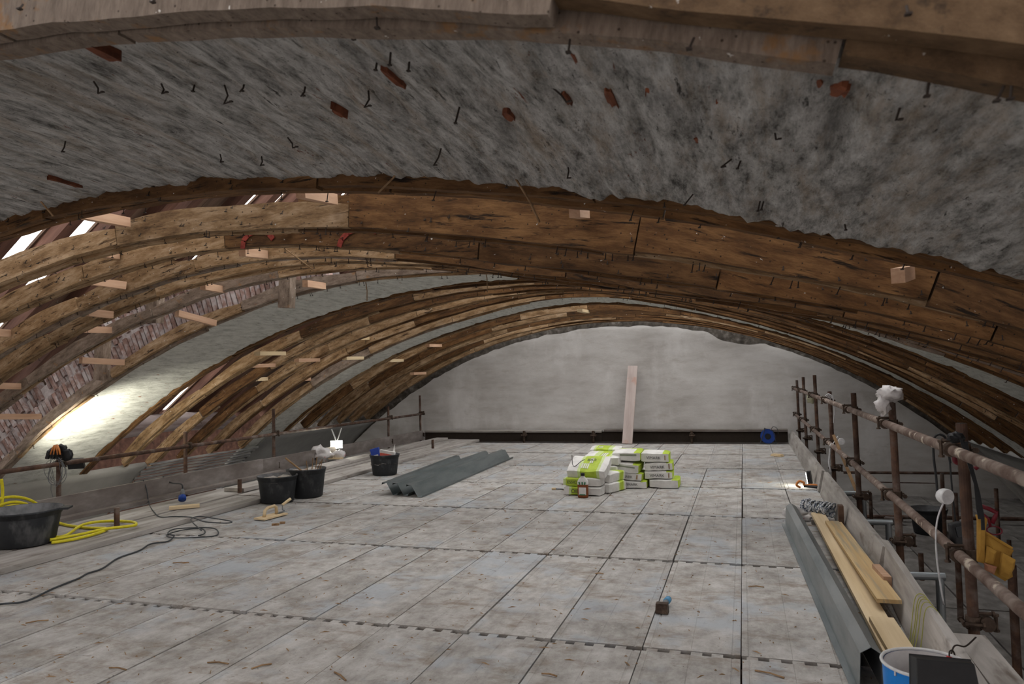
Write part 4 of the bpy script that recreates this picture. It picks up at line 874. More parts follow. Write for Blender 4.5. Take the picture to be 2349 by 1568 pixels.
sack((-1.72, 9.22, 0.305), .46, .40, .11, Z_, 0, 0.10, 'white and green sack behind the tilted one on the left stack', (-.2, .45), 4, None, [(-.05+.12*k, .02+.12*k, -.8, .1, 'top', 'bagwhite') for k in range(3)])
sack((-1.72, 9.20, 0.0), .44, .40, .15, Z_, 0, 0, 'sack at the back of the left stack, lower rear one', (-.3, .4), 44)
sack((-1.73, 9.20, 0.148), .44, .40, .145, Z_, 0, 0, 'sack at the back of the left stack, middle rear one', (-.3, .4), 45)
sack((-1.74, 9.50, 0.375), .40, .24, .10, Z_, 0, 0.12, 'topmost rear sack of the left stack, white with green band', (-.55, .35), 5, None, [(-.42+.1*k, -.36+.1*k, -.8, -.2, 'top', 'bagwhite') for k in range(3)])
sack((-1.70, 9.58, 0.0), .40, .30, .36, Z_, 0, 0, 'hidden bulky sack added behind the left stack to carry the topmost rear one', (-.3, .4), 46)  # hidden support for the topmost rear sack
sack((-1.56, 8.86, 0.0), .38, .15, .125, 1.15, 0, 0, 'white sack lying end-on at the foot between left and middle stacks', (.3, .7), 6)
sack((-1.565, 8.90, 0.122), .38, .15, .12, 1.2, 0.0, 0.1, 'white sack above another, wedged between left and middle stacks', (.3, .7), 7)
sack((-1.36, 9.30, 0.0), .36, .42, .10, 0.03, 0, 0, 'white sack at the bottom of the middle stack', (.4, .95), 8, [('VIMARK', -.1, -1, 0, .045, *FR)])
sack((-1.40, 9.31, 0.098), .36, .42, .10, -.05, 0.06, 0, 'white sack second from the bottom of the middle stack', (.4, .95), 9, [('VIMARK', -.1, -1, 0, .045, *FR)], [(.62, .72, -.7, .7, 'front', 'straw')])
sack((-1.44, 9.30, 0.205), .37, .42, .125, -.04, 0.10, 0.06, 'tilted white sack with olive band, third up in the middle stack', (.5, .95), 10, None, [(-.45, .75, .1, .55, 'front', 'olive')])
sack((-1.43, 9.32, 0.335), .36, .42, .12, 0.02, 0, 0.04, 'white sack with olive band on top of the middle stack', (.5, .95), 11, None, [(-.45, .75, .25, .7, 'front', 'olive')])
sack((-0.98, 9.36, 0.0), .36, .42, .11, 0.0, 0, 0, 'white sack at the bottom of the right stack', (.55, .95), 12)
sack((-1.05, 9.38, 0.108), .35, .42, .10, 0.03, 0, 0, 'white lettered sack second from the bottom of the right stack', (.5, .95), 13, [('VIMARK', -.1, -1, -.05, .05, *FR)], [(.72, .80, -.75, .75, 'front', 'straw')])
sack((-1.05, 9.40, 0.206), .35, .42, .105, 0.05, -.03, 0, 'white lettered sack third up in the right stack', (.5, .95), 14, [('VIMARK', -.1, -1, -.05, .05, *FR)], [(.72, .80, -.75, .75, 'front', 'straw')])
sack((-1.09, 9.40, 0.310), .35, .42, .125, 0.03, 0.02, 0, 'white lettered sack with green top on top of the right stack', (.4, .95), 15, [('VIMARK', -.1, -1, -.2, .05, *FR)], [(.70, .78, -.7, .7, 'front', 'straw')])
# bottle
p = atZ(1338, 1140, 0.003); root = thing('plastic_bottle', 'flat clear bottle of brown liquid with black cap before the left sacks', 'bottle', p)
def flat_bottle(prof, sx, n=24):
    b = B()
    for (r, z) in prof:
        for j in range(n):
            a = 2*math.pi*j/n; ca, sa = math.cos(a), math.sin(a); x = math.copysign(abs(ca)**0.5, ca); y = math.copysign(abs(sa)**0.5, sa); b.v.append((p.x+r*x, p.y+r*sx*y, p.z+z))
    for i in range(len(prof)-1):
        for j in range(n): b.f.append([i*n+j, i*n+(j+1) % n, (i+1)*n+(j+1) % n, (i+1)*n+j]); b.m.append(0)
    return b
link('brown_liquid', flat_bottle([(.001, 0), (.058, 0), (.062, .012), (.062, .15)], .55), M['liquid'], root, smooth=True)
link('clear_shoulder', flat_bottle([(.0625, .15), (.062, .185), (.045, .215), (.024, .235), (.02, .25)], .55), M['bagwhite'], root, smooth=True)
b = B(); b.lathe(p+Vector((0, 0, .248)), [(.024, 0), (.024, .032), (.001, .032)], 16); link('cap', b, M['black'], root)
b = B(); b.box(p+Vector((0, -.037, .075)), (.085, .003, .085)); link('paper_label', b, M['bagwhite'], root)
b = B()
for dx in (-.035, 0, .03): b.box(p+Vector((dx, -.036, .165)), (.016, .003, .03), Matrix.Rotation(dx*8, 3, 'Y'))
b.box(p+Vector((0, -.039, .035)), (.07, .003, .012)); link('green_print', b, M['greenprint'], root)
b = B(); q = atY(1312, 1043, 8.62); b.tube(smooth_path([q, q+Vector((.005, 0, -.11)), q+Vector((.04, -.02, -.13)), q+Vector((.11, .0, -.075)), q+Vector((.14, .06, -.06))]), 0.004, 6); solo('bent_wire', b, M['iron'], 'bent wire standing on the left stack of sacks', 'wire', smooth=True)
b = B(); q = atZ(1536, 1098, 0.06); b.tube(smooth_path([q, q+Vector((.07, 0, .02)), q+Vector((.10, .03, .0)), q+Vector((.06, .06, -.02)), q+Vector((-.02, .06, -.02))]), 0.004, 6); solo('bent_wire', b, M['iron'], 'wire hook sticking out right of the right stack', 'wire', smooth=True)
p = atZ(1275, 1123, 0.003); b = B(); b.tube([p+Vector((-.05, 0, .012)), p+Vector((.0, 0, .012))], .014, 8, 1); b.tube([p+Vector((.0, 0, .012)), p+Vector((.10, .0, .01))], .007, 6, 0); solo('small_brush', b, [M['black'], M['pine']], 'small black brush with wooden end left of the sacks', 'brush')

# ================================================================== PROFILES ON THE DECK
nearY, farY = 8.05, 12.05
prof = [(0.012, 0.03), (0.0, 0.0), (-0.05, 0.0), (-0.135, 0.145), (-0.20, 0.15), (-0.205, 0.125)]
for i, (x0, x1, z, dy0, dy1, lab) in enumerate(((-3.72, -3.84, 0.004, 0, 0, 'galvanised steel profile on the deck, right one of three nested'), (-3.93, -4.05, 0.012, .05, -.35, 'galvanised steel profile on the deck, middle one of three nested'), (-4.10, -4.32, 0.004, .1, -.95, 'galvanised steel profile on the deck, left one of three nested'))):
    b = B(); ya, yb = nearY+dy0, farY+dy1
    b.sheet(prof, lambda u, v: Vector((x0+u, ya, z+v)), lambda u, v: Vector((x1+u, yb, z+v)), 0.003)
    solo('steel_profile', b, M['galv_blue'], lab, 'steel profile')

# ================================================================== RIGHT SIDE
XR = 0.935
RP = [(3.96, 1.165, 'thick right rail post nearest the camera, beside the tool belt'), (5.66, 1.245, 'right rail post with a plastic bag on its top'), (7.5, 1.195, 'right rail post third from the camera'), (9.5, 1.15, 'right rail post with white cord tied round it'), (11.35, 1.33, 'tall right rail post, fifth from the camera'), (13.45, 1.28, 'right rail post, second from the end wall'), (15.05, 1.2, 'right rail post nearest the end wall')]
for (y, zt, lab) in RP:
    pole('scaffold_post', 1.0, y, -1.0, zt, lab, [(1.04, 1), (0.545, 1), (0.235, -1)], lean=(-0.02, 0), side=-1)
b = B(); b.tube([(XR, 1.6, 1.03), (XR, 6, 1.045), (XR, 10, 1.045), (XR, 15.2, 1.035)], 0.0255, 16); solo('guard_rail', b, M['rail'], 'upper rusty tube guard rail along the right side', 'guard rail', smooth=True)
b = B(); b.tube([(XR+.005, 1.6, 0.535), (XR+.005, 5, 0.555), (XR+.005, 10, 0.545), (XR+.005, 15.1, 0.535)], 0.0255, 16); solo('guard_rail', b, M['rail'], 'lower splashed tube guard rail along the right side', 'guard rail', smooth=True)
def toe(a, c, lab, h=0.23, lean=0.06, t=0.042, seed=0):
    a, c = Vector(a), Vector(c); upv = Vector((lean, 0, h)).normalized()
    plank('toe_board', a, c, t, h, M['board'], up=upv, nseg=6, rough=0.01, seed=seed, label=lab, cat='toe board')
toe((0.725, 1.9, 0.01), (0.84, 5.55, 0.01), 'near toe board of the right rail, wrapped with yellow string', 0.255, 0.04, seed=3)
toe((0.795, 5.35, 0.005), (0.80, 9.0, 0.005), 'middle toe board of the right rail with broken near end', 0.26, 0.06, seed=4)
toe((0.80, 9.15, 0.005), (0.80, 14.95, 0.005), 'far toe board of the right rail', 0.25, 0.05, seed=5)
plank('scaffold_board', (0.905, 1.9, 0.20), (0.925, 3.80, 0.20), 0.125, 0.03, M['board'], nseg=3, rough=0.01, label='short worn plank outside the right toe board at bottom right', cat='board')
p = Vector((0.765, 6.95, 0.003)); b = B(); b.box(p+Vector((0, 0, .12)), (0.04, 0.09, 0.24)); solo('wooden_peg', b, M['roof'], 'dark upright wooden peg against the right toe board by the rope', 'peg')
# galvanised channel
pr = [(-0.045, 0.0), (-0.010, 0.0), (0.0, 0.165), (0.043, 0.192), (0.086, 0.165), (0.086, 0.0)]
def fa(u, v): return Vector((0.455+u, 3.62, 0.004+v))
def fb(u, v): return Vector((0.335+u, 7.25, 0.004+v))
b = B(); b.sheet(pr, fa, fb, 0.0025); solo('galvanised_channel', b, M['galv_dark'], 'long galvanised house-shaped steel channel lying on the deck at right', 'steel channel')
plank('pine_plank', (0.655, 3.35, 0.05), (0.62, 7.75, 0.05), 0.115, 0.03, M['pine'], nseg=4, rough=0.003, label='long pale pine plank beside the galvanised channel', cat='plank')
plank('pine_plank', (0.675, 3.38, 0.082), (0.655, 4.35, 0.082), 0.12, 0.028, M['pine'], label='short pine plank on top of the long one, behind the blue bucket', cat='plank')
plank('pine_plank', (0.73, 4.55, 0.125), (0.70, 6.95, 0.085), 0.125, 0.022, M['pine_stained'], nseg=3, label='stained yellow plank raised on offcuts next to the right toe board', cat='plank')
for i, (c, sz, rz, m, lab) in enumerate((((0.735, 5.25, 0.003), (0.05, 0.26, 0.11), 0.1, 'new_wood', 'reddish wood offcut under the stained plank, left one'), ((0.785, 5.12, 0.003), (0.045, 0.30, 0.16), 0.06, 'new_wood', 'reddish wood offcut against the right toe board, right one'), ((0.735, 6.6, 0.003), (0.09, 0.06, 0.08), 0.0, 'board_dark', 'dark offcut carrying the far end of the stained plank'), ((0.65, 7.3, 0.003), (0.2, 0.06, 0.045), 0, 'board_dark', 'dark offcut under the far end of the long pine plank'), ((0.69, 3.9, 0.003), (0.2, 0.06, 0.045), 0, 'board_dark', 'dark offcut under the near end of the long pine plank'))):
    b = B(); b.box(Vector(c)+Vector((0, 0, sz[2]/2)), sz, Matrix.Rotation(rz, 3, 'Z')); solo('wood_offcut', b, M[m], lab, 'offcut')
# rope bundle and wrapping film
b = B(); rs = random.Random(4); c0 = atZ(1862, 1178, 0.05)
for i in range(26):
    t = i/25; c = c0+Vector((0.20*t-0.05, -0.22*t+0.14, 0.05)); rx, rz = 0.055+0.02*rs.random(), 0.05+0.02*rs.random(); tw = rs.uniform(-.7, .7)
    b.tube([c+Vector((rx*math.cos(a)*0.7+tw*0.06*math.sin(a), rx*math.cos(a)*1.4, rz*math.sin(a)+rs.uniform(-.004, .004))) for a in np.linspace(0, 2*math.pi, 14)[:-1]], 0.009, 5, closed=True)
solo('rope_hank', b, M['rope'], 'hank of blue and white rope at the far end of the pine planks', 'rope', smooth=True)
b = B(); b.blob(atZ(1822, 1178, 0.06), 0.085, 9, 12, 0.35, (1.1, 0.8, 0.7), 3.5); b.blob(atZ(1850, 1186, 0.03), 0.075, 9, 15, 0.35, (1.3, 0.9, 0.5), 3.5); solo('plastic_film', b, M['film'], 'crumpled clear film beside the rope at the end of the channel', 'film', smooth=True)
# floor lamp and clamp
lamp(Vector((0.70, 9.62, 0.10)), Vector((-0.1, 9.75, 0.0)), 'black LED lamp on the deck shining left along the far right boards', size=(0.12, 0.13), power=6, spot=math.radians(100))
b = B(); p = atZ(1840, 1118, 0.02); b.tube(smooth_path([p+Vector((-.02, .02, 0)), p+Vector((-.06, 0, .03)), p+Vector((-.03, 0, .075)), p+Vector((.02, 0, .06)), p+Vector((.03, 0, .03)), p+Vector((.13, 0, .035)), p+Vector((.22, 0, .02))]), 0.014, 7, 0); b.tube([p+Vector((.02, .0, .02)), p+Vector((.14, -.03, .015)), p+Vector((.30, -.03, .015))], 0.016, 7, 1)
solo('spring_clamp', b, [M['orange'], M['black']], 'orange and black hand clamp lying before the deck lamp at right', 'clamp', smooth=True)
# mallet head
p = atZ(1519, 1405, 0.003); root = thing('chisel_hammer', 'blue-handled stubby hammer lying alone on the deck', 'hammer', p)
b = B(); b.box(p+Vector((0, 0, .03)), (0.075, 0.05, 0.058), Matrix.Rotation(-.05, 3, 'Z'), taper=0.9); link('steel_head', b, M['clamp'], root)
b = B(); b.tube([p+Vector((.0, .02, .032)), p+Vector((.02, .15, .032))], 0.019, 10, r2=0.016); link('handle', b, M['cable_lt'], root, smooth=True)
b = B(); b.tube([p+Vector((.014, .11, .033)), p+Vector((.022, .165, .033))], 0.021, 10); link('blue_grip', b, plain('light_blue_tape', (0.10, 0.30, 0.50), 0.5), root, smooth=True)
# paint bucket, tray and tools at lower right
bc = Vector((0.597, 3.02, 0.003)); root = thing('paint_bucket', 'blue metal paint bucket with white-coated inside at bottom right', 'bucket', bc); r, h = 0.147, 0.36
b = B(); b.lathe(bc, [(.001, 0), (r-.012, 0), (r-.01, h*.30), (r-.004, h*.31), (r-.004, h*.33), (r-.008, h*.34), (r-.006, h*.66), (r, h*.67), (r, h*.69), (r-.004, h*.70), (r-.002, h*.985)], 48); link('shell', b, M['bluepaint'], root, smooth=True)
b = B(); b.lathe(bc, [(r-.008, h*.99), (r-.012, h*.7), (r-.016, h*.69), (r-.014, h*.4), (r-.02, .02), (.001, .02)], 48); link('inside', b, M['tin_in'], root, smooth=True)
b = B(); b.tube([bc+Vector((r*math.cos(a), r*math.sin(a), h)) for a in np.linspace(0, 2*math.pi, 49)[:-1]], 0.006, 8, closed=True); link('rim', b, M['white'], root, smooth=True)
for (a, ln, w) in ((-2.05, .09, .004), (-1.78, .04, .003), (-2.5, .02, .003), (-1.5, .05, .004)):
    q = bc+Vector(((r+.001)*math.cos(a), (r+.001)*math.sin(a), h)); b = B(); b.tube([q, q-Vector((0, 0, ln*.6)), q-Vector((0, 0, ln))], w, 7, r2=w*1.2); link('paint_drip', b, M['white'], root, smooth=True)
b = B(); n = 8
for i in range(n+1):
    a = -1.62+0.34*i/n; top = .90-.10*i/n
    for z in (top, .35): b.v.append((bc.x+(r+.0015)*math.cos(a), bc.y+(r+.0015)*math.sin(a), bc.z+h*z))
for i in range(n): b.f.append([2*i+1, 2*i+3, 2*i+2, 2*i]); b.m.append(0)
link('yellow_label', b, plain('yellow_label_ink', (0.55, 0.38, 0.03), 0.5), root, smooth=True)
# black trough leaning in the bucket
TL, TR = atY(2097, 1503, 2.80), atY(2240, 1517, 2.80); tc = (TL+TR)/2; X = (TR-TL).normalized(); Zt = Vector((0.0, 0.30, 0.95)).normalized(); Yn = Zt.cross(X).normalized(); Zt = X.cross(Yn); HWt = (TR-TL).length/2
root = thing('mortar_tray', 'black plastic tray leaning out of the blue bucket', 'tray', tc-Zt*0.25)
def TP_(x, y, z): return tc+X*x+Yn*y+Zt*z
b = B(); o = [(-HWt, 0, 0), (HWt, 0, 0), (HWt*1.3, 0, -.27), (-HWt*1.2, 0, -.27)]; i_ = [(-.07, .07, -.02), (.07, .07, -.02), (.095, .07, -.25), (-.095, .07, -.25)]
# rim lip, sloping sides and base (its base faces the viewer)
k = len(b.v)
for (x, y, z) in o: b.v.append(tuple(TP_(x*1.05, 0.075, z+(.006 if z == 0 else -.006))))
for (x, y, z) in o: b.v.append(tuple(TP_(x, 0.075, z)))
for (x, y, z) in o: b.v.append(tuple(TP_(x*.93, -.0, z*0.95-.008)))
for (x, y, z) in o: b.v.append(tuple(TP_(x*.97, 0.075, z*.985-.003)))
for (x, y, z) in o: b.v.append(tuple(TP_(x*.90, .004, z*0.94-.012)))
def ring(i, j):
    for q in range(4): b.f.append([i+q, i+(q+1) % 4, j+(q+1) % 4, j+q]); b.m.append(0)
ring(0, 4); ring(4, 8); ring(12, 0); ring(16, 12); b.f += [[8, 9, 10, 11], [19, 18, 17, 16]]; b.m += [0, 0]
o_ = link('shell', b, M['black'], root)
md = o_.modifiers.new('bevel', 'BEVEL'); md.width = 0.008; md.segments = 3; md.limit_method = 'ANGLE'
b = B(); q = Vector((0.665, 3.06, 0.29)); b.tube([q, q+Vector((.02, .02, .085))], 0.009, 10, 0); b.tube(smooth_path([q+Vector((.02, .02, .085)), q+Vector((.025, .03, .10)), q+Vector((.04, .05, .095)), q+Vector((.05, .06, .065))]), 0.003, 6, 1); solo('red_handle_tool', b, [M['red'], M['iron']], 'red-handled tool with wire hook standing inside the blue bucket', 'tool', smooth=True)
b = B(); q = Vector((0.60, 2.84, 0.12)); b.prism([(0, 0), (.05, 0), (.02, .23), (.012, .26)], lambda u, v: q+Vector((u, 0, v)), lambda u, v: q+Vector((u, .004, v))); solo('spatula', b, M['board'], 'thin stained spatula blade leaning between bucket and tray', 'spatula')
# yellow string and black wire on the near toe board
b = B(); rs = random.Random(9)
for i in range(5):
    y = 4.0+0.05*i+rs.uniform(-.03, .03); b.tube(smooth_path([Vector((0.742+rs.uniform(-.02, .01), y-.1, .02)), Vector((0.775, y, .12+.02*rs.random())), Vector((0.80, y+.02, .255)), Vector((0.835, y+.02, .275)), Vector((0.87, y+.01, .23))]), 0.0022, 5)
b.tube(smooth_path([Vector((0.68+rs.uniform(-.03, .08), 3.95+rs.uniform(-.15, .25), .008+.012*rs.random())) for _ in range(22)], 4), 0.0022, 5)
solo('builders_string', b, M['twine'], 'tangled yellow string wrapped over the near right toe board', 'string', smooth=True)
b = B(); b.tube(smooth_path([Vector((0.735, 3.42, .02)), Vector((0.755, 3.42, .18)), Vector((0.785, 3.45, .285)), Vector((0.84, 3.5, .275)), Vector((0.93, 3.7, .25))]), 0.0035, 5); solo('tie_wire', b, M['iron'], 'black wire bent over the near right toe board', 'wire', smooth=True)

# things hanging on the right-hand rail
Yh = 4.32
def HP(x, y, Y=Yh): return atY(x, y, Y)
b = B(); b.tube(smooth_path([HP(2180, 1062), HP(2172, 1020), HP(2168, 1003), HP(2156, 996), HP(2146, 1000), HP(2141, 1015), HP(2142, 1050), HP(2147, 1090), HP(2150, 1128)]), 0.006, 8)
b.tube(smooth_path([HP(2178, 1035), HP(2179, 1060), HP(2184, 1120), HP(2192, 1198)]), 0.0045, 8); solo('extension_lead', b, M['black'], 'black power cord looped over the upper right rail', 'cord', smooth=True)
pc = HP(2169, 1138, Yh-.02); root = thing('plug_socket', 'round white plug socket hanging below the upper right rail', 'socket', pc-Vector((0, 0, .04)))
RXs = Matrix.Rotation(0.5, 3, 'Z') @ Matrix.Rotation(math.pi/2, 3, 'X')
b = B(); b.lathe(pc, [(.001, .018), (.036, .018), (.04, .014), (.04, -.014), (.034, -.03), (.001, -.03)], 28, RXs); link('body', b, M['white'], root)
b = B(); b.tube(smooth_path([pc+Vector((-.012, 0, -.036)), HP(2152, 1185, Yh-.05), HP(2147, 1225, Yh-.08), HP(2150, 1290, Yh-.08), HP(2165, 1386, Yh-.05)]), 0.0045, 8); link('white_flex', b, M['whitecord'], root, smooth=True)
ac = HP(2196, 1222, 4.2); root = thing('plug_adapter', 'black multi-way plug adapter resting on the lower right rail', 'adapter', ac-Vector((0, 0, .05)))
Rm = Matrix.Rotation(0.3, 3, 'Z') @ Matrix.Rotation(-.2, 3, 'Y'); b = B(); b.box(ac, (.075, .05, .11), Rm, taper=0.82); o_ = link('body', b, M['black'], root); md = o_.modifiers.new('bevel', 'BEVEL'); md.width = 0.01; md.segments = 3
b = B(); b.box(ac+Rm @ Vector((.008, -.026, .012)), (.045, .006, .05), Rm); link('cover', b, M['cable'], root)
b = B(); b.box(ac+Rm @ Vector((.045, -.005, 0)), (.016, .05, .11), Rm); link('side_flap', b, M['cable_lt'], root)
# tool belt
Yb = 3.80
def TB(x, y, Y=Yb): return atY(x, y, Y)
root = thing('tool_belt', 'yellow suede tool belt hanging from straps on the near right post', 'tool belt', TB(2262, 1325))
def pouch(poly, Y0, th, m='leather', nm='pouch'):
    b = B(); f_ = [TB(x, y, Y0) for x, y in poly]; n = len(f_); c = sum(f_, Vector())/n
    fr_ = [p+Vector((0, -th, 0)) for p in f_]; mid = c+Vector((0, -th*1.7, 0)); fi = [p*0.55+mid*0.45+Vector((0, -th*.15, 0)) for p in fr_]
    b.v = [tuple(p) for p in f_+fr_+fi]
    for i in range(n):
        j = (i+1) % n; b.f.append([i, j, n+j, n+i]); b.f.append([n+i, n+j, 2*n+j, 2*n+i])
    b.f.append([2*n+i for i in range(n)]); b.f.append(list(range(n))[::-1]); b.m = [0]*len(b.f); return link(nm, b, M[m], root, smooth=False)
pouch([(2240, 1180), (2249, 1177), (2262, 1188), (2258, 1215), (2256, 1290), (2240, 1285)], 3.78, .02, nm='front_flap')
pouch([(2256, 1218), (2320, 1258), (2312, 1275), (2318, 1318), (2300, 1328), (2270, 1310), (2254, 1290)], 3.80, .03, nm='main_pouch')
pouch([(2262, 1250), (2284, 1262), (2276, 1292), (2258, 1288)], 3.76, .015, nm='small_pocket')
pouch([(2296, 1265), (2325, 1280), (2322, 1300), (2308, 1325), (2290, 1315)], 3.755, .025, nm='side_pocket')
pouch([(2257, 1290), (2285, 1298), (2278, 1316), (2258, 1305)], 3.75, .012, 'terra', 'leather_patch')
b = B(); b.tube([TB(2240, 1180), TB(2250, 1214, 3.77), TB(2322, 1257, 3.76)], 0.006, 6); link('hem', b, M['leather'], root)
b = B()
for (pts) in (((2205, 1008), (2222, 1060), (2238, 1110), (2243, 1165), (2248, 1190)), ((2215, 1012), (2228, 1070), (2244, 1130), (2254, 1185), (2255, 1215))):
    q = [TB(x, y, 3.84-.0006*(y-1000)) for x, y in pts]
    for i in range(len(q)-1):
        b.prism([(-.007, 0), (.007, 0), (.007, 1), (-.007, 1)], lambda u, v, a=q[i], c=q[i+1]: a+(c-a)*v+Vector((u, -.002, 0)), lambda u, v, a=q[i], c=q[i+1]: a+(c-a)*v+Vector((u, .002, 0)))
b.blob(atY(2193, 1003, 3.88), 0.035, 8, 4, .15, (1.1, .7, .75)); link('strap', b, M['black'], root)
b = B(); Yr = 3.98
b.tube([atY(x, y, Yr) for x, y in ((2252, 1160), (2270, 1167), (2286, 1175), (2284, 1182), (2276, 1200))], 0.010, 8); b.tube([atY(x, y, Yr) for x, y in ((2254, 1178), (2268, 1190), (2272, 1208))], 0.007, 8)
c = atY(2281, 1216, Yr); b.tube([c+Vector((.031*math.cos(a), .012*math.sin(a), .017*math.sin(a))) for a in np.linspace(0, 2*math.pi, 25)[:-1]], 0.0035, 6, closed=True)
solo('sealant_gun', b, M['darkred'], 'dark red ring-ended hand tool hanging behind the tool belt', 'tool', smooth=True)
b = B(); b.tube(smooth_path([atY(2190, 1045, 4.05), atY(2192, 1058, 4.05), atY(2208, 1064, 4.05)]), 0.012, 8); b.tube(smooth_path([atY(2236, 1075, 4.05), atY(2248, 1066, 4.05), atY(2254, 1060, 4.05), atY(2250, 1072, 4.05)]), 0.010, 8); solo('red_clamp', b, M['darkred'], 'dark red clamp gripping the near right post under the rail', 'clamp', smooth=True)
# bag, cord and discs on the posts
b = B(); b.blob(atY(2042, 903, 5.62), 0.07, 10, 2, .3, (1.15, .8, .75), 3); b.blob(atY(2025, 930, 5.6), 0.05, 10, 6, .4, (.9, .6, 1.15), 3.5); solo('plastic_bag', b, M['film'], 'crumpled clear bag with red print tied to a right post top', 'bag', smooth=True)
b = B()
for i in range(5): b.tube(smooth_path([atY(1893+3*i, 908+2*i, 9.42), atY(1902+2*i, 903+i, 9.40), atY(1912, 915+2*i, 9.40)]), 0.006, 6)
b.tube(smooth_path([atY(1911, 918, 9.42), atY(1914, 945, 9.42), atY(1912, 970, 9.42)]), 0.006, 6); b.tube(smooth_path([atY(1905, 1028, 9.3), atY(1902, 1060, 9.3), atY(1906, 1082, 9.3)]), 0.012, 6)  # the thick lower length is white in place of a brightly lit strip
solo('tie_line', b, M['whitecord'], 'white cord wound round a right rail post', 'cord', smooth=True)
b = B(); b.lathe(atY(1930, 1012, 9.0), [(.001, .012), (.036, .012), (.036, -.012), (.001, -.012)], 20, Matrix.Rotation(math.pi/2, 3, 'X')); b.tube([atY(1927, 1008, 9.02), atY(1922, 1000, 9.02), Vector((0.945, 9.02, 0.575)), Vector((0.92, 9.02, 0.572)), Vector((0.91, 9.02, 0.545))], .006, 6); solo('plug_socket', b, M['white'], 'small white round socket far along the right rail', 'socket')
b = B(); b.blob(atY(1861, 914, 12.4), 0.07, 8, 7, .3, (1, .7, 1)); solo('cloth_rag', b, plain('pale_yellow_rag', (0.5, 0.5, 0.36), 0.9), 'pale yellowish rag hanging on the far upper right rail', 'rag', smooth=True)
a = atX(1968, 1135, 1.06); t = atX(1912, 998, 0.90); plank('wooden_batten', a, t, 0.03, 0.015, M['straw'], up=Vector((0, -1, .3)), label='thin brown batten leaning on the lower right rail', cat='batten')

# ------------------------------------------------------------------ lower level on the right
for i, (px, y0, y1, z0, r, lab) in enumerate(((2204, 1419, 1130, -1.0, .027, 'rusty pole on the lower deck left of the near right post'), (2337, 1600, 1295, -1.0, .03, 'rusty pole on the lower deck at the right edge of the picture'), (2292, 1262, 1120, -1.0, .025, 'rusty pole on the lower deck behind the tool belt'), (2115, 1330, 1268, -.9, .026, 'short rusty stub on the lower deck behind the near toe board'), (2168, 1235, 1085, -1.0, .026, 'dark pole on the lower deck behind the white socket'), (2317, 1290, 1238, -1.0, .025, 'short dark stub on the lower deck right of the tool belt'), (2000, 1215, 1130, -1.0, .026, 'dark pole stub on the lower deck behind the lower rail'))):
    p = atZ(px, y1 if False else y0, z0); zt = atY(px, y1, p.y).z; pole('scaffold_post', p.x, p.y, z0, zt, lab, [], r=r)
for i, (pts, Y, lab) in enumerate((((1935, 1083, 2215, 1085), 14.9, 'rusty horizontal tube before the end wall on the lower level'), ((1985, 1184, 2360, 1190), 12.8, 'dark horizontal tube across the lower level'), ((2000, 1105, 2150, 1108), 14.95, 'thin cable-like tube low on the end wall at right'))):
    b = B(); b.tube([atY(pts[0], pts[1], Y), atY(pts[2], pts[3], Y)], (.026, .03, .01)[i], 10); solo('cross_tube', b, M['rust'], lab, 'tube')
for i, (x0, x1, y, Yt, lab) in enumerate(((2095, 2168, 1322, 3.98, 'galvanised tube end with upright leg under the near right rail'), (2010, 2047, 1198, 5.68, 'galvanised tube end with upright leg under the bagged post'), (1965, 1988, 1132, 7.52, 'galvanised tube end under the third right post'))):
    p = atX((x0+x1)/2, y, 1.06); a = Vector((0.90, p.y, p.z)); c = atY(x1, y, p.y); b = B(); b.tube([a, c], .0242, 14); b.tube([c-Vector((.03, 0, .0)), c-Vector((.03, 0, .35))], .0242, 14)
    solo('galvanised_tube', b, M['galv'], lab, 'tube', smooth=False)
tub(atZ(2132, 1222, -1.0), 0.25, 0.36, 'dark blue-grey tub standing on the lower deck', m='rubber')
b = B(); a = atZ(2080, 1190, -1.0); 
plank('wood_offcut', atZ(2030, 1192, -.95), atZ(2070, 1196, -.95), 0.12, 0.05, M['board_dark'], label='short brown board lying on the lower deck near the end wall', cat='offcut')

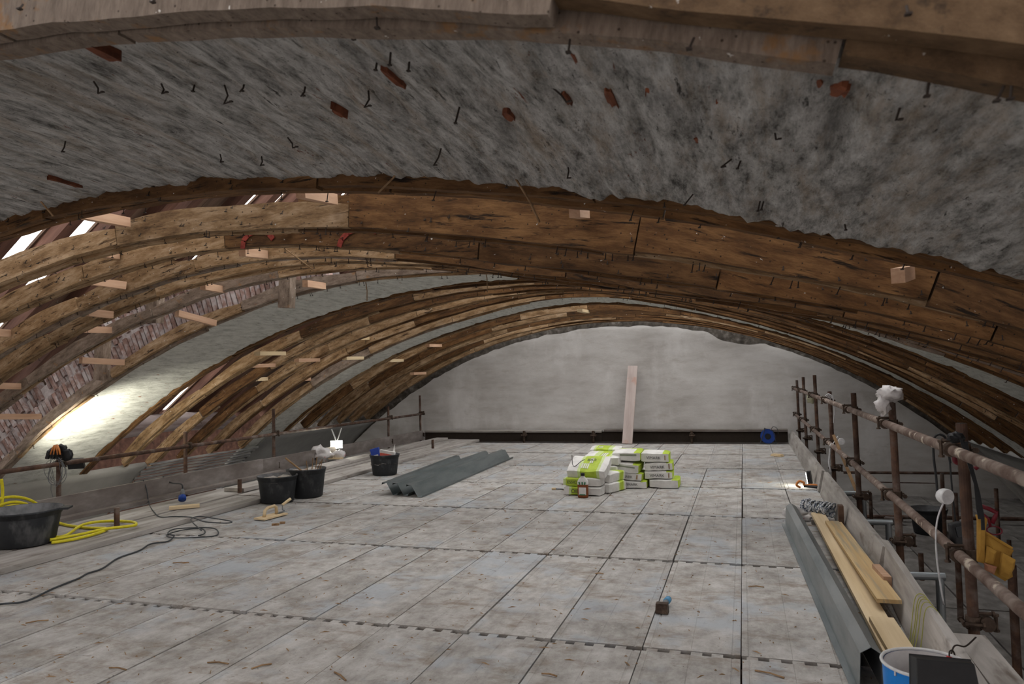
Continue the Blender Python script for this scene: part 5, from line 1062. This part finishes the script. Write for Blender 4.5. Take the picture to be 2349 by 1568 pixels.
# ------------------------------------------------------------------ straw and crumbs on the deck
rs = random.Random(21)
stk = [(415, 1290, .13, .3, 'long reed scrap lying on the deck before the loose cable coil at left'), (500, 1520, .12, 0.1, 'reed scrap at the bottom of the deck, longest one left of centre'), (600, 1527, .10, .9, 'reed scrap slanting steeply at the bottom edge left of centre'), (780, 1550, .13, -.6, 'reed scrap pointing down right at the bottom edge of the deck'), (270, 1533, .11, 0, 'forked straw scrap at the bottom left of the deck'), (85, 1425, .12, .7, 'straw scrap on the deck at far left below the black cable'), (1260, 1547, .08, -.15, 'thin straw at the bottom centre of the deck'), (1735, 1345, .10, .1, 'orange-brown reed crossing the black deck joint at right'), (1765, 1545, .14, -.4, 'reed scrap at the bottom right of the deck beside the steel channel'), (1375, 1315, .06, 0.1, 'short reed scrap on the deck left of the hammer')]
for i, (px, py, ln, a, lab) in enumerate(stk):
    p = atZ(px, py, 0.006); d = Vector((math.cos(a), math.sin(a), 0)); b = B()
    b.tube([p-d*ln/2, p+Vector((0, .004, .004)), p+d*ln/2], 0.0042, 5); solo('straw_stick', b, M['straw'], lab, 'stick', 'reed scraps on the deck')
b = B()
for i in range(1100):
    y = 2.6+rs.random()**1.6*9; x = rs.uniform(-5.4, 0.7); a = rs.uniform(0, 6.28); ln = rs.choice((.008, .012, .02, .03, .055)); d = Vector((math.cos(a), math.sin(a), 0))*ln/2; w = Vector((-math.sin(a), math.cos(a), 0))*rs.uniform(.001, .0028); p = Vector((x, y, .002)); k = len(b.v)
    b.v += [tuple(p-d-w), tuple(p+d-w), tuple(p+d+w), tuple(p-d+w), tuple(p+Vector((0, 0, .006)))]
    b.f += [[k, k+1, k+4], [k+1, k+2, k+4], [k+2, k+3, k+4], [k+3, k, k+4]]; b.m += [0]*4
o = solo('straw_litter', b, M['straw'], 'fine straw and mortar crumbs scattered over the steel deck', 'litter'); o['kind'] = 'stuff'
b = B()
for i in range(260):
    x = rs.uniform(.62, .80); y = rs.uniform(3.3, 7.2); s_ = rs.uniform(.004, .016); b.box((x, y, s_*.5), (s_*1.6, s_, s_), Matrix.Rotation(rs.uniform(0, 3), 3, 'Z'))
o = solo('mortar_rubble', b, M['mortar'], 'grey rubble and chips along the foot of the right toe boards', 'rubble'); o['kind'] = 'stuff'
